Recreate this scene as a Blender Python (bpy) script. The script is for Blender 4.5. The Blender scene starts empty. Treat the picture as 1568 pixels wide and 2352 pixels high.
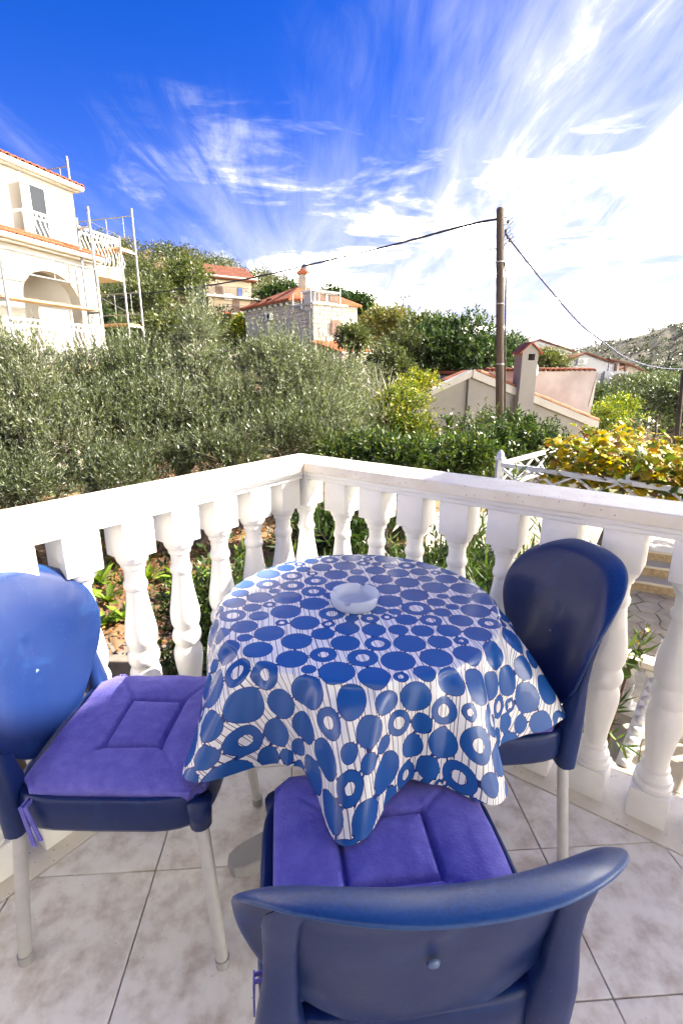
import bpy, bmesh, math, random
import numpy as np
from mathutils import Vector, Matrix

R = math.radians
S = bpy.context.scene
COL = S.collection

# ------------------------------------------------------------------ camera
CAM_H, FPX, PITCH = 1.335, 1157.8, .2708          # pixels are measured on a 1568 x 2352 picture
cam_d = bpy.data.cameras.new('camera')
cam = bpy.data.objects.new('camera', cam_d); COL.objects.link(cam)
cam.location = (0, 0, CAM_H)
cam.rotation_euler = (R(90) - PITCH, 0, 0)
cam_d.sensor_fit = 'VERTICAL'; cam_d.sensor_height = 36; cam_d.lens = FPX * 36 / 2352
cam_d.clip_start = .05; cam_d.clip_end = 12000
S.camera = cam

# ------------------------------------------------------------------ sky and sun
SUN_AZ, SUN_EL = R(12), R(38)                      # azimuth counted from +X towards +Y
SUN = Vector((math.cos(SUN_EL) * math.cos(SUN_AZ), math.cos(SUN_EL) * math.sin(SUN_AZ), math.sin(SUN_EL)))
W = bpy.data.worlds.new('World'); S.world = W; W.use_nodes = True
def build_world():
    nt = W.node_tree; nt.nodes.clear(); N = nt.nodes.new; L = nt.links.new
    out = N('ShaderNodeOutputWorld'); bg = N('ShaderNodeBackground'); bg.inputs[1].default_value = .15
    sky = N('ShaderNodeTexSky'); sky.sky_type = 'NISHITA'; sky.sun_disc = False
    sky.sun_elevation = SUN_EL; sky.sun_rotation = R(90) - SUN_AZ
    sky.altitude = 50; sky.air_density = 1.0; sky.dust_density = .35; sky.ozone_density = 2.2
    hs = N('ShaderNodeHueSaturation'); hs.inputs['Saturation'].default_value = 1.42; hs.inputs['Value'].default_value = .17
    tint = N('ShaderNodeMix'); tint.data_type = 'RGBA'; tint.blend_type = 'MULTIPLY'; tint.inputs[0].default_value = 1; tint.inputs[7].default_value = (.90, .72, 1.0, 1)
    L(sky.outputs[0], tint.inputs[6]); L(tint.outputs[2], hs.inputs['Color'])
    tc = N('ShaderNodeTexCoord')
    nrm = N('ShaderNodeVectorMath'); nrm.operation = 'NORMALIZE'; L(tc.outputs['Generated'], nrm.inputs[0])
    sep = N('ShaderNodeSeparateXYZ'); L(nrm.outputs[0], sep.inputs[0])
    def M(op, a, b=None, clamp=False):
        m = N('ShaderNodeMath'); m.operation = op; m.use_clamp = clamp
        for i, v in enumerate((a, b)):
            if v is None: continue
            if isinstance(v, (int, float)): m.inputs[i].default_value = v
            else: L(v, m.inputs[i])
        return m.outputs[0]
    def ss(v, a, b):
        m = N('ShaderNodeMapRange'); m.interpolation_type = 'SMOOTHSTEP'
        m.inputs[1].default_value = a; m.inputs[2].default_value = b; L(v, m.inputs[0]); return m.outputs[0]
    x, y, z = sep.outputs
    zz = M('MAXIMUM', z, 0.0)
    den = M('ADD', zz, .16)
    u = M('DIVIDE', x, den); v = M('DIVIDE', y, den)
    com = N('ShaderNodeCombineXYZ'); L(u, com.inputs[0]); L(v, com.inputs[1])
    def noise(vec, rot, scale, sc, det, rough, dist, off=0):
        mp = N('ShaderNodeMapping'); mp.vector_type = 'POINT'
        mp.inputs['Rotation'].default_value = (0, 0, rot); mp.inputs['Scale'].default_value = scale
        mp.inputs['Location'].default_value = (off, off * .7, off * .3)
        L(vec, mp.inputs[0])
        n = N('ShaderNodeTexNoise'); n.inputs['Scale'].default_value = sc; n.inputs['Detail'].default_value = det
        n.inputs['Roughness'].default_value = rough; n.inputs['Distortion'].default_value = dist
        L(mp.outputs[0], n.inputs['Vector']); return n.outputs['Fac']
    # cover: more cloud towards +X, clear towards -X and overhead
    m = M('ADD', M('SUBTRACT', x, M('MULTIPLY', zz, 1.30)), .50); m = M('MINIMUM', m, .52)
    big = noise(com.outputs[0], R(-14), (1, .55, 1), .9, 3, .55, .4, 3.1)
    streak = noise(com.outputs[0], R(-14), (1.25, .26, 1), 1.3, 8, .56, .8, 7.3)
    fine = noise(com.outputs[0], R(-20), (3.0, .8, 1), 1.9, 9, .66, 1.1, 1.7)
    base = M('ADD', M('MULTIPLY', big, .50), M('MULTIPLY', streak, .50))
    base = M('ADD', M('MULTIPLY', base, .8), M('MULTIPLY', fine, .2))
    cir = ss(M('ADD', base, M('MULTIPLY', m, .30)), .42, .80)
    # lower fleecy bank
    az = M('ARCTAN2', x, y)
    com2 = N('ShaderNodeCombineXYZ'); L(az, com2.inputs[0]); L(M('MULTIPLY', zz, 2.6), com2.inputs[1])
    puff = noise(com2.outputs[0], R(-7), (1.0, 1.7, 1), 3.4, 10, .60, .35, 4.4)
    low = ss(z, .47, .05)
    side = ss(M('ADD', x, M('MULTIPLY', M('SUBTRACT', fine, .5), .7)), -.42, -.02)
    bank = ss(M('ADD', puff, M('MULTIPLY', low, .10)), .43, .68)
    bank = M('MULTIPLY', M('MULTIPLY', bank, side), ss(z, .52, .26))
    thick = M('MAXIMUM', M('MULTIPLY', cir, .96), M('MULTIPLY', bank, .98), True)
    dens = M('POWER', M('MAXIMUM', M('MULTIPLY', cir, .96), M('MULTIPLY', bank, .98), True), 1.35)
    cloud = N('ShaderNodeMix'); cloud.data_type = 'RGBA'; L(M('POWER', ss(thick, .40, 1.0), 6.0), cloud.inputs[0]); cloud.inputs[6].default_value = (.78, .85, .88, 1); cloud.inputs[7].default_value = (28, 28, 26, 1)
    mix = N('ShaderNodeMix'); mix.data_type = 'RGBA'
    L(dens, mix.inputs[0]); L(hs.outputs[0], mix.inputs[6]); L(cloud.outputs[2], mix.inputs[7])
    L(mix.outputs[2], bg.inputs[0]); L(bg.outputs[0], out.inputs[0])
build_world()
W.cycles.sampling_method = 'MANUAL'; W.cycles.sample_map_resolution = 512
sl = bpy.data.lights.new('sun', 'SUN'); sl.energy = 2.0; sl.angle = R(.5); sl.color = (1, .955, .88)
sun = bpy.data.objects.new('sun', sl); COL.objects.link(sun)
sun.rotation_euler = (-SUN).to_track_quat('-Z', 'Y').to_euler(); sun.location = (20, 5, 30)
S.view_settings.view_transform = 'Standard'; S.view_settings.look = 'None'
S.view_settings.exposure = 3.42; S.view_settings.use_white_balance = True; S.view_settings.white_balance_temperature = 7450; S.view_settings.white_balance_tint = 10; S.view_settings.gamma = 1
S.cycles.max_bounces = 8; S.cycles.diffuse_bounces = 4; S.cycles.glossy_bounces = 3
S.cycles.transmission_bounces = 6; S.cycles.transparent_max_bounces = 6
S.cycles.caustics_reflective = False; S.cycles.caustics_refractive = False
S.cycles.sample_clamp_indirect = 6

# ------------------------------------------------------------------ projection helpers
CP, SP = math.cos(PITCH), math.sin(PITCH)
def ray(px, py):
    u = (px - 784) / FPX; v = -(py - 1176) / FPX
    return Vector((u, CP + v * SP, -SP + v * CP))
EYE = Vector((0, 0, CAM_H))
def atz(px, py, z): d = ray(px, py); return EYE + d * ((z - CAM_H) / d.z)
def aty(px, py, Y): d = ray(px, py); return EYE + d * (Y / d.y)
def onplane(px, py, P, n): d = ray(px, py); return EYE + d * ((P - EYE).dot(n) / d.dot(n))

# ------------------------------------------------------------------ materials
MATS = {}
def mat(name, col, rough=.6, var=0, vscale=8, bump=0, bscale=60, metal=0, col2=None, coat=0, spec=.5, vdet=5, coords='Object'):
    m = bpy.data.materials.new(name); m.use_nodes = True; nt = m.node_tree; N = nt.nodes.new; L = nt.links.new
    b = nt.nodes['Principled BSDF']; b.inputs['Roughness'].default_value = rough; b.inputs['Metallic'].default_value = metal
    b.inputs['Specular IOR Level'].default_value = spec
    b.inputs['Base Color'].default_value = (*col, 1)
    if coat: b.inputs['Coat Weight'].default_value = coat; b.inputs['Coat Roughness'].default_value = .15
    tc = N('ShaderNodeTexCoord')
    if var or col2:
        n = N('ShaderNodeTexNoise'); n.inputs['Scale'].default_value = vscale; n.inputs['Detail'].default_value = vdet
        n.inputs['Roughness'].default_value = .62
        L(tc.outputs[coords], n.inputs['Vector'])
        r = N('ShaderNodeValToRGB'); r.color_ramp.elements[0].position = .34; r.color_ramp.elements[1].position = .66
        a = [max(0, c * (1 - var)) for c in col]; c2 = col2 or [min(1, c * (1 + var)) for c in col]
        if col2: a = col
        r.color_ramp.elements[0].color = (*a, 1); r.color_ramp.elements[1].color = (*c2, 1)
        L(n.outputs['Fac'], r.inputs[0]); L(r.outputs[0], b.inputs['Base Color'])
    if bump:
        n2 = N('ShaderNodeTexNoise'); n2.inputs['Scale'].default_value = bscale; n2.inputs['Detail'].default_value = 6
        L(tc.outputs[coords], n2.inputs['Vector'])
        bp = N('ShaderNodeBump'); bp.inputs['Strength'].default_value = bump; bp.inputs['Distance'].default_value = .02
        L(n2.outputs['Fac'], bp.inputs['Height']); L(bp.outputs[0], b.inputs['Normal'])
    MATS[name] = m; return m

def leafmat(name, rough=.45, trans=.3, spec=.5):
    m = bpy.data.materials.new(name); m.use_nodes = True; nt = m.node_tree; N = nt.nodes.new; L = nt.links.new
    b = nt.nodes['Principled BSDF']; out = nt.nodes['Material Output']
    at = N('ShaderNodeAttribute'); at.attribute_name = 'col'
    L(at.outputs['Color'], b.inputs['Base Color']); b.inputs['Roughness'].default_value = rough
    b.inputs['Specular IOR Level'].default_value = spec
    t = N('ShaderNodeBsdfTranslucent')
    mx0 = N('ShaderNodeMix'); mx0.data_type = 'RGBA'; mx0.blend_type = 'MULTIPLY'; mx0.inputs[0].default_value = 1
    mx0.inputs[7].default_value = (1.25, 1.35, .55, 1); L(at.outputs['Color'], mx0.inputs[6]); L(mx0.outputs[2], t.inputs[0])
    mx = N('ShaderNodeMixShader'); mx.inputs[0].default_value = trans
    L(b.outputs[0], mx.inputs[1]); L(t.outputs[0], mx.inputs[2]); L(mx.outputs[0], out.inputs[0])
    MATS[name] = m; return m

# ------------------------------------------------------------------ object helpers
def link(o, parent=None):
    COL.objects.link(o)
    if parent is not None: o.parent = parent
    return o
def tag(o, label=None, cat=None, group=None, kind=None):
    if label: o['label'] = label
    if cat: o['category'] = cat
    if group: o['group'] = group
    if kind: o['kind'] = kind
    return o
def thing(name, label, cat, loc=(0, 0, 0), rz=0, group=None):
    o = bpy.data.objects.new(name, None); o.empty_display_size = .1; link(o)
    o.location = loc; o.rotation_euler = (0, 0, rz)
    return tag(o, label, cat, group)
def copy_tree(o, parent=None):
    c = o.copy(); link(c); c.parent = parent
    for ch in o.children: copy_tree(ch, c)
    return c
def pin(o, parent):
    """parent an object built in world coordinates to an Empty that stands elsewhere"""
    o.parent = parent
    o.matrix_parent_inverse = (Matrix.Translation(parent.location) @ parent.rotation_euler.to_matrix().to_4x4()).inverted()
    return o

class MB:
    def __init__(s): s.v = []; s.f = []; s.attr = []
    def add(s, vs, fs):
        k = len(s.v); s.v += [tuple(p) for p in vs]; s.f += [tuple(i + k for i in f) for f in fs]; return s
    def box(s, c, d, m=None):
        x, y, z = d[0] / 2, d[1] / 2, d[2] / 2
        vs = [Vector((a * x, b * y, e * z)) for e in (-1, 1) for b in (-1, 1) for a in (-1, 1)]
        if m is not None: vs = [m @ p for p in vs]
        vs = [Vector(c) + p for p in vs]
        return s.add(vs, [(0, 2, 3, 1), (4, 5, 7, 6), (0, 1, 5, 4), (1, 3, 7, 5), (3, 2, 6, 7), (2, 0, 4, 6)])
    def span(s, x0, x1, y0, y1, z0, z1): return s.box(((x0 + x1) / 2, (y0 + y1) / 2, (z0 + z1) / 2), (x1 - x0, y1 - y0, z1 - z0))
    def beam(s, a, b, w, h, up=(0, 0, 1)):
        a, b = Vector(a), Vector(b); t = (b - a).normalized(); up = Vector(up)
        r = t.cross(up)
        if r.length < 1e-5: r = t.cross(Vector((1, 0, 0)))
        r.normalize(); q = r.cross(t)
        o = [r * x * w / 2 + q * y * h / 2 for x, y in ((-1, -1), (1, -1), (1, 1), (-1, 1))]
        return s.add([a + i for i in o] + [b + i for i in o], [(3, 2, 1, 0), (4, 5, 6, 7), (0, 1, 5, 4), (1, 2, 6, 5), (2, 3, 7, 6), (3, 0, 4, 7)])
    def tube(s, pts, rad, n=8, cap=True):
        pts = [Vector(p) for p in pts]; rad = rad if hasattr(rad, '__len__') else [rad] * len(pts)
        rings = []; prev = None
        for i, p in enumerate(pts):
            t = (pts[min(i + 1, len(pts) - 1)] - pts[max(i - 1, 0)]).normalized()
            if prev is None:
                prev = t.cross(Vector((0, 0, 1)))
                if prev.length < 1e-3: prev = t.cross(Vector((1, 0, 0)))
            prev = (prev - t * prev.dot(t)).normalized(); q = t.cross(prev)
            rings.append([p + (prev * math.cos(k * 2 * math.pi / n) + q * math.sin(k * 2 * math.pi / n)) * rad[i] for k in range(n)])
        vs = [v for r_ in rings for v in r_]; fs = []
        for i in range(len(pts) - 1):
            for k in range(n): fs.append((i * n + k, i * n + (k + 1) % n, (i + 1) * n + (k + 1) % n, (i + 1) * n + k))
        if cap: fs.append(tuple(range(n - 1, -1, -1))); fs.append(tuple((len(pts) - 1) * n + k for k in range(n)))
        return s.add(vs, fs)
    def lathe(s, prof, n=24, c=(0, 0, 0)):
        vs = [(c[0] + r * math.cos(k * 2 * math.pi / n), c[1] + r * math.sin(k * 2 * math.pi / n), c[2] + z) for z, r in prof for k in range(n)]
        fs = [(i * n + k, i * n + (k + 1) % n, (i + 1) * n + (k + 1) % n, (i + 1) * n + k) for i in range(len(prof) - 1) for k in range(n)]
        fs.append(tuple(range(n - 1, -1, -1))); fs.append(tuple((len(prof) - 1) * n + k for k in range(n)))
        return s.add(vs, fs)
    def prism(s, poly, ext):
        """closed polygon (world points) pushed along ext"""
        poly = [Vector(p) for p in poly]; e = Vector(ext); n = len(poly)
        return s.add(poly + [p + e for p in poly], [tuple(range(n - 1, -1, -1)), tuple(range(n, 2 * n))] + [(i, (i + 1) % n, n + (i + 1) % n, n + i) for i in range(n)])
    def mesh(s, name):
        me = bpy.data.meshes.new(name); me.from_pydata(s.v, [], s.f); me.update(); return me
    def build(s, name, m, parent=None, smooth=False, bevel=0, seg=2, world=True):
        me = s.mesh(name)
        if smooth: me.polygons.foreach_set('use_smooth', [True] * len(me.polygons))
        bm = bmesh.new(); bm.from_mesh(me); bmesh.ops.recalc_face_normals(bm, faces=bm.faces); bm.to_mesh(me); bm.free()
        me.materials.append(m); o = bpy.data.objects.new(name, me); link(o)
        if parent is not None:
            if world: pin(o, parent)
            else: o.parent = parent
        if bevel:
            b = o.modifiers.new('b', 'BEVEL'); b.width = bevel; b.segments = seg; b.limit_method = 'ANGLE'
        return o
def auto_smooth(o, ang=40):
    me = o.data; me.polygons.foreach_set('use_smooth', [True] * len(me.polygons)); me.set_sharp_from_angle(angle=R(ang)); return o

def np_mesh(name, V, Q, C=None, smooth=False):
    """V (n,3), Q (m,4) or (m,3) index arrays, C (n,3) colours"""
    me = bpy.data.meshes.new(name); k = Q.shape[1]
    me.vertices.add(len(V)); me.vertices.foreach_set('co', V.astype(np.float32).ravel())
    me.loops.add(Q.size); me.loops.foreach_set('vertex_index', Q.astype(np.int32).ravel())
    me.polygons.add(len(Q)); me.polygons.foreach_set('loop_start', np.arange(0, Q.size, k, dtype=np.int32))
    if C is not None:
        a = me.color_attributes.new('col', 'FLOAT_COLOR', 'POINT')
        a.data.foreach_set('color', np.hstack([C, np.ones((len(C), 1))]).astype(np.float32).ravel())
    if smooth: me.polygons.foreach_set('use_smooth', np.ones(len(Q), bool))
    me.update(calc_edges=True); return me
def unit(a): return a / np.maximum(np.linalg.norm(a, axis=1, keepdims=True), 1e-9)

def leaf_quads(rng, P, D, L, Wd, C, fold=.18, flat=0.0, mid=.45, curl=0.0):
    """rhombic leaves: P base, D axis (unit), L length (n,), Wd width (n,)"""
    n = len(P); rnd = rng.normal(size=(n, 3)); rnd[:, 2] += flat * 3
    nrm = rnd - D * np.sum(rnd * D, 1, keepdims=True); nrm = unit(nrm); side = np.cross(D, nrm)
    L = np.asarray(L).reshape(-1, 1); Wd = np.asarray(Wd).reshape(-1, 1)
    base = P; tip = P + D * L - nrm * L * curl; m = P + D * L * mid + nrm * Wd * fold * .5
    a = m + side * Wd * .5 + nrm * Wd * fold; b = m - side * Wd * .5 + nrm * Wd * fold
    V = np.stack([base, a, tip, b], 1).reshape(-1, 3); Q = np.arange(4 * n).reshape(-1, 4)
    return V, Q, np.repeat(C, 4, 0)
def pal(rng, n, cols, wts, jit=.18):
    cols = np.array(cols); i = rng.choice(len(cols), n, p=np.array(wts) / sum(wts))
    return cols[i] * (1 + rng.uniform(-jit, jit, (n, 1)))

def twigs(rng, base, dirs, length, nl, L, Wd, cols, wts, spread=.75, droop=.0, flat=0, twr=.0025, twcol=(.10, .085, .06), fold=.18, curl=0):
    """leaves set along little twigs, plus the twigs themselves"""
    n = len(base); dirs = unit(dirs)
    aux = unit(np.cross(dirs, rng.normal(size=(n, 3)))); aux2 = np.cross(dirs, aux)
    j = np.arange(nl); f = (j + .6) / nl
    ph = j * 2.4 + rng.uniform(0, 6.28, (n, 1)); ph = ph + rng.normal(0, .4, ph.shape)
    f2 = f[None, :] + rng.normal(0, .03, (n, nl))
    sag = np.zeros((n, nl, 3)); sag[..., 2] = -droop * (f2 ** 2) * length[:, None]
    P = base[:, None] + dirs[:, None] * (f2 * length[:, None])[..., None] + sag
    A = aux[:, None] * np.cos(ph)[..., None] + aux2[:, None] * np.sin(ph)[..., None]
    sp = spread * (1.1 - .55 * f2)
    D = dirs[:, None] * np.cos(sp)[..., None] + A * np.sin(sp)[..., None]; D[..., 2] -= droop * .6
    P = P.reshape(-1, 3); D = unit(D.reshape(-1, 3)); N = len(P)
    tone = np.repeat(rng.uniform(.8, 1.2, n), nl)[:, None]
    C = pal(rng, N, cols, wts) * tone
    s = rng.uniform(.65, 1.2, N)
    V, Q, CC = leaf_quads(rng, P, D, L * s, Wd * s, C, fold, flat, curl=curl)
    # twig strips
    e = base + dirs * length[:, None]; e[:, 2] -= droop * length
    tw = np.stack([base - aux * twr, base + aux * twr, e + aux * twr * .4, e - aux * twr * .4], 1).reshape(-1, 3)
    Qt = np.arange(4 * n).reshape(-1, 4) + len(V)
    return np.vstack([V, tw]), np.vstack([Q, Qt]), np.vstack([CC, np.repeat(np.array([twcol]), 4 * n, 0)])
def in_lobes(rng, lobes, n, lo=.45, up=.15):
    """points in a union of ellipsoids, towards their skins; returns points and outward directions"""
    c = np.array([l[0] for l in lobes], float); r = np.array([l[1] if hasattr(l[1], '__len__') else (l[1],) * 3 for l in lobes], float)
    w = np.prod(r, 1) ** (2 / 3); i = rng.choice(len(lobes), n, p=w / w.sum())
    u = rng.normal(size=(n, 3)); u[:, 2] += up; u = unit(u)
    rho = (lo ** 3 + (1 - lo ** 3) * rng.uniform(0, 1, n)) ** (1 / 3)
    rho *= rng.uniform(.9, 1.06, n)
    return c[i] + r[i] * u * rho[:, None], u
def join(*parts):
    V = []; Q = []; C = []; k = 0
    for v, q, c in parts: V.append(v); Q.append(q + k); C.append(c); k += len(v)
    return np.vstack(V), np.vstack(Q), np.vstack(C)
def foliage(name, VQC, m, parent, world=True):
    me = np_mesh(name, *VQC); me.materials.append(m); o = bpy.data.objects.new(name, me); link(o)
    if parent is not None: pin(o, parent)
    return o
def sub_lobes(rng, c, r, n, sub=.42, squash=.8):
    """break an ellipsoid crown into clumps on its skin"""
    c = np.array(c, float); r = np.array(r, float); out = []
    u = unit(rng.normal(size=(n, 3)) + np.array([0, 0, .25]))
    for k in range(n):
        rho = rng.uniform(.35, .8); s = sub * rng.uniform(.65, 1.15)
        out.append((c + r * u[k] * rho, r * s * np.array([1, 1, squash])))
    return out
def trunk(name, m, parent, base, tips, r0=.11, fork=.35, n=8, seed=0):
    """tapered trunk and limbs in one mesh"""
    rnd = random.Random(seed); b = Vector(base); mb = MB()
    ctr = Vector((0, 0, 0))
    for t in tips: ctr += Vector(t)
    ctr /= len(tips); fk = b + (ctr - b) * fork
    fk += Vector((rnd.uniform(-.1, .1), rnd.uniform(-.1, .1), 0)) * (ctr - b).length * .3
    mid = (b + fk) / 2 + Vector((rnd.uniform(-1, 1), rnd.uniform(-1, 1), 0)) * r0 * .6
    mb.tube([b - Vector((0, 0, .15)), b + (mid - b) * .15, mid, fk], [r0 * 1.5, r0 * 1.15, r0 * .95, r0 * .85], n)
    for t in tips:
        t = Vector(t); m1 = fk + (t - fk) * .4 + Vector((rnd.uniform(-1, 1), rnd.uniform(-1, 1), rnd.uniform(-.3, .8))) * (t - fk).length * .14
        m2 = fk + (t - fk) * .72 + Vector((rnd.uniform(-1, 1), rnd.uniform(-1, 1), rnd.uniform(-.4, .6))) * (t - fk).length * .10
        mb.tube([fk - Vector((0, 0, r0 * .4)), m1, m2, t], [r0 * .6, r0 * .38, r0 * .22, r0 * .06], 6)
        for q in range(2):
            a = m1 if q == 0 else m2; e = a + (t - fk).length * .42 * Vector((rnd.uniform(-1, 1), rnd.uniform(-1, 1), rnd.uniform(-.1, .9))).normalized()
            mb.tube([a, (a + e) / 2 + Vector((rnd.uniform(-1, 1), rnd.uniform(-1, 1), 0)) * .03, e], [r0 * .2, r0 * .12, r0 * .03], 5)
    return mb.build(name, m, parent, smooth=True)

# ------------------------------------------------------------------ shared materials
white_paint = mat('white_paint', (.80, .795, .775), .45, var=.035, vscale=7, bump=.22, bscale=22)
coping_stone = mat('coping_stone', (.72, .66, .55), .55, col2=(.80, .76, .67), vscale=14, bump=.05, bscale=200)
def add_specks(m, col, scale, thr, darker=.5):
    nt = m.node_tree; N = nt.nodes.new; L = nt.links.new; b = nt.nodes['Principled BSDF']
    src = b.inputs['Base Color'].links[0].from_socket
    v = N('ShaderNodeTexVoronoi'); v.inputs['Scale'].default_value = scale
    tc = N('ShaderNodeTexCoord'); L(tc.outputs['Object'], v.inputs['Vector'])
    lt = N('ShaderNodeMath'); lt.operation = 'LESS_THAN'; lt.inputs[1].default_value = thr; L(v.outputs['Distance'], lt.inputs[0])
    wn = N('ShaderNodeSeparateColor'); L(v.outputs['Color'], wn.inputs[0])
    g = N('ShaderNodeMath'); g.operation = 'LESS_THAN'; g.inputs[1].default_value = darker; L(wn.outputs[0], g.inputs[0])
    mu = N('ShaderNodeMath'); mu.operation = 'MULTIPLY'; L(lt.outputs[0], mu.inputs[0]); L(g.outputs[0], mu.inputs[1])
    mx = N('ShaderNodeMix'); mx.data_type = 'RGBA'; L(mu.outputs[0], mx.inputs[0]); L(src, mx.inputs[6]); mx.inputs[7].default_value = (*col, 1)
    L(mx.outputs[2], b.inputs['Base Color'])
add_specks(coping_stone, (.33, .25, .17), 75, .16, .45)
kerb_stone = mat('kerb_stone', (.60, .55, .48), .6, col2=(.70, .66, .58), vscale=12, bump=.1, bscale=120)
add_specks(kerb_stone, (.30, .24, .18), 60, .14, .35)
grout = mat('grout', (.44, .36, .29), .9, var=.4, vscale=20)
bark = mat('bark', (.09, .075, .06), .9, col2=(.17, .15, .125), vscale=14, bump=.6, bscale=40)
leaf = leafmat('leaf', .42, .28)
olive_leaf = leafmat('olive_leaf', .36, .30, .55)
gloss_leaf = leafmat('gloss_leaf', .42, .25, .5)
alu = mat('brushed_aluminium', (.62, .62, .60), .42, metal=.75, var=.05, vscale=30)
plaster_cream = mat('plaster_cream', (.74, .68, .57), .85, var=.05, vscale=3, bump=.08, bscale=60)
terracotta = mat('terracotta', (.25, .062, .024), .8, col2=(.36, .11, .045), vscale=6, bump=.1, bscale=30)

# ================================================================== terrain
def px_az(px): return math.atan2((px - 784) / FPX, CP + .2773 * SP)
def elev(px, py, d):
    r_ = ray(px, py); return CAM_H + d * r_.z / math.hypot(r_.x, r_.y)
PX = [-9000, -3000, -400, 0, 290, 480, 640, 800, 930, 1050, 1180, 1300, 1450, 1568, 2300, 6000]
AZ = np.array([px_az(p) for p in PX])
RING = [20, 40, 72, 180, 300, 450, 650, 1000, 2500, 7000]
SKY = [600, 480, 480, 520, 572, 612, 662, 715, 757, 790, 818, 862, 880, 880, 880, 880]
MT = [900, 900, 900, 900, 900, 900, 900, 900, 900, 870, 838, 812, 770, 735, 600, 700]
HZ = np.array([
    [-1, -1, -1, -1, -1, -1, -1, -1.2, -1.8, -3.2, -3.4, -3.6, -4.4, -4.8, -5, -4],
    [1, 2, 2, 2, 2, 1.5, 1.2, 0, -1.2, -2.6, -3.6, -4.4, -5, -5.4, -5.4, -4],
    [5, 8, 9, 9.5, 9.5, 8.8, 6.6, 3, 0, -2, -3.8, -4.8, -5.2, -5.6, -5, -3],
    [elev(p, s, 180) for p, s in zip(PX, SKY)],
    [elev(p, s, 180) * .7 for p, s in zip(PX, SKY)],
    [elev(p, s, 180) * .4 if s < 800 else elev(p, max(m, 800) + 60, 450) for p, s, m in zip(PX, SKY, MT)],
    [elev(p, m, 650) for p, m in zip(PX, MT)],
    [elev(p, m, 650) * .8 for p, m in zip(PX, MT)],
    [-20] * len(PX), [-30] * len(PX)])
def terrain(x, y):
    x = np.asarray(x, float); y = np.asarray(y, float); d = np.hypot(x, y); az = np.arctan2(x, y)
    rows = np.array([np.interp(az, AZ, h) for h in HZ])
    z = np.empty_like(d); lr = np.log(np.array(RING)); ld = np.log(np.maximum(d, 1))
    idx = np.clip(np.searchsorted(lr, ld) - 1, 0, len(RING) - 2)
    f = np.clip((d - np.array(RING)[idx]) / (np.array(RING)[idx + 1] - np.array(RING)[idx]), 0, 1)
    f = f * f * (3 - 2 * f) * .5 + f * .5
    c = np.arange(len(d)) if d.ndim else 0
    far = rows[idx, c] * (1 - f) + rows[idx + 1, c] * f
    left = (y > 3.7 - .05 * x) & (x < 1.25)
    near = np.where(left, -1.0, -2.08)
    k = np.clip((d - 11) / 9, 0, 1)
    near = np.where(y < 2, -2.08, near)
    return near * (1 - k) + far * k
def tz(x, y): return float(terrain(np.array([x]), np.array([y]))[0])

def ground_material():
    m = mat('ground_soil', (.11, .06, .032), .95, col2=(.24, .155, .085), vscale=.55, bump=.6, bscale=6)
    nt = m.node_tree; N = nt.nodes.new; L = nt.links.new; b = nt.nodes['Principled BSDF']
    src = b.inputs['Base Color'].links[0].from_socket
    tc = N('ShaderNodeTexCoord')
    n = N('ShaderNodeTexNoise'); n.inputs['Scale'].default_value = .11; n.inputs['Detail'].default_value = 8; L(tc.outputs['Object'], n.inputs['Vector'])
    r = N('ShaderNodeMapRange'); r.inputs[1].default_value = .45; r.inputs[2].default_value = .58; L(n.outputs['Fac'], r.inputs[0])
    mx = N('ShaderNodeMix'); mx.data_type = 'RGBA'; L(r.outputs[0], mx.inputs[0]); L(src, mx.inputs[6]); mx.inputs[7].default_value = (.075, .085, .03, 1)
    # pale limestone with low scrub on the far mountain
    sp = N('ShaderNodeVectorMath'); sp.operation = 'LENGTH'; L(tc.outputs['Object'], sp.inputs[0])
    fr = N('ShaderNodeMapRange'); fr.inputs[1].default_value = 300; fr.inputs[2].default_value = 400; L(sp.outputs['Value'], fr.inputs[0])
    n3 = N('ShaderNodeTexNoise'); n3.inputs['Scale'].default_value = .035; n3.inputs['Detail'].default_value = 10; n3.inputs['Roughness'].default_value = .7; L(tc.outputs['Object'], n3.inputs['Vector'])
    cr = N('ShaderNodeValToRGB'); e = cr.color_ramp.elements
    e[0].position = .40; e[0].color = (.035, .042, .02, 1); e[1].position = .66; e[1].color = (.15, .135, .105, 1)
    q = e.new(.5); q.color = (.08, .08, .05, 1)
    L(n3.outputs['Fac'], cr.inputs[0])
    mx2 = N('ShaderNodeMix'); mx2.data_type = 'RGBA'; L(fr.outputs[0], mx2.inputs[0]); L(mx.outputs[2], mx2.inputs[6]); L(cr.outputs[0], mx2.inputs[7])
    L(mx2.outputs[2], b.inputs['Base Color'])
    return m
def build_ground():
    na = 420; rad = np.concatenate([np.arange(.8, 14, .22), np.geomspace(14, 9000, 120)])
    a = np.concatenate([np.linspace(-.95, .95, 300), np.linspace(.95, 2 * math.pi - .95, na - 300 + 2)[1:-1]])
    n = len(a); A, Rr = np.meshgrid(a, rad); X = (Rr * np.sin(A)).ravel(); Y = (Rr * np.cos(A)).ravel(); Z = terrain(X, Y)
    rng = np.random.default_rng(2); rough = np.clip((Rr.ravel() - 20) / 200, 0, 1)
    Z = Z + rng.normal(0, 1, len(Z)) * rough * .9 + rng.normal(0, .012, len(Z))
    V = np.stack([X, Y, Z], 1); V = np.vstack([V, [[0, 0, -2.08]]])
    Q = [(i * n + k, i * n + (k + 1) % n, (i + 1) * n + (k + 1) % n, (i + 1) * n + k) for i in range(len(rad) - 1) for k in range(n)]
    Q += [(len(V) - 1, (k + 1) % n, k, k) for k in range(0)]
    me = np_mesh('ground', V, np.array(Q)[:, ::-1], smooth=True); me.materials.append(ground_material())
    o = bpy.data.objects.new('ground', me); link(o); o['kind'] = 'structure'
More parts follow.
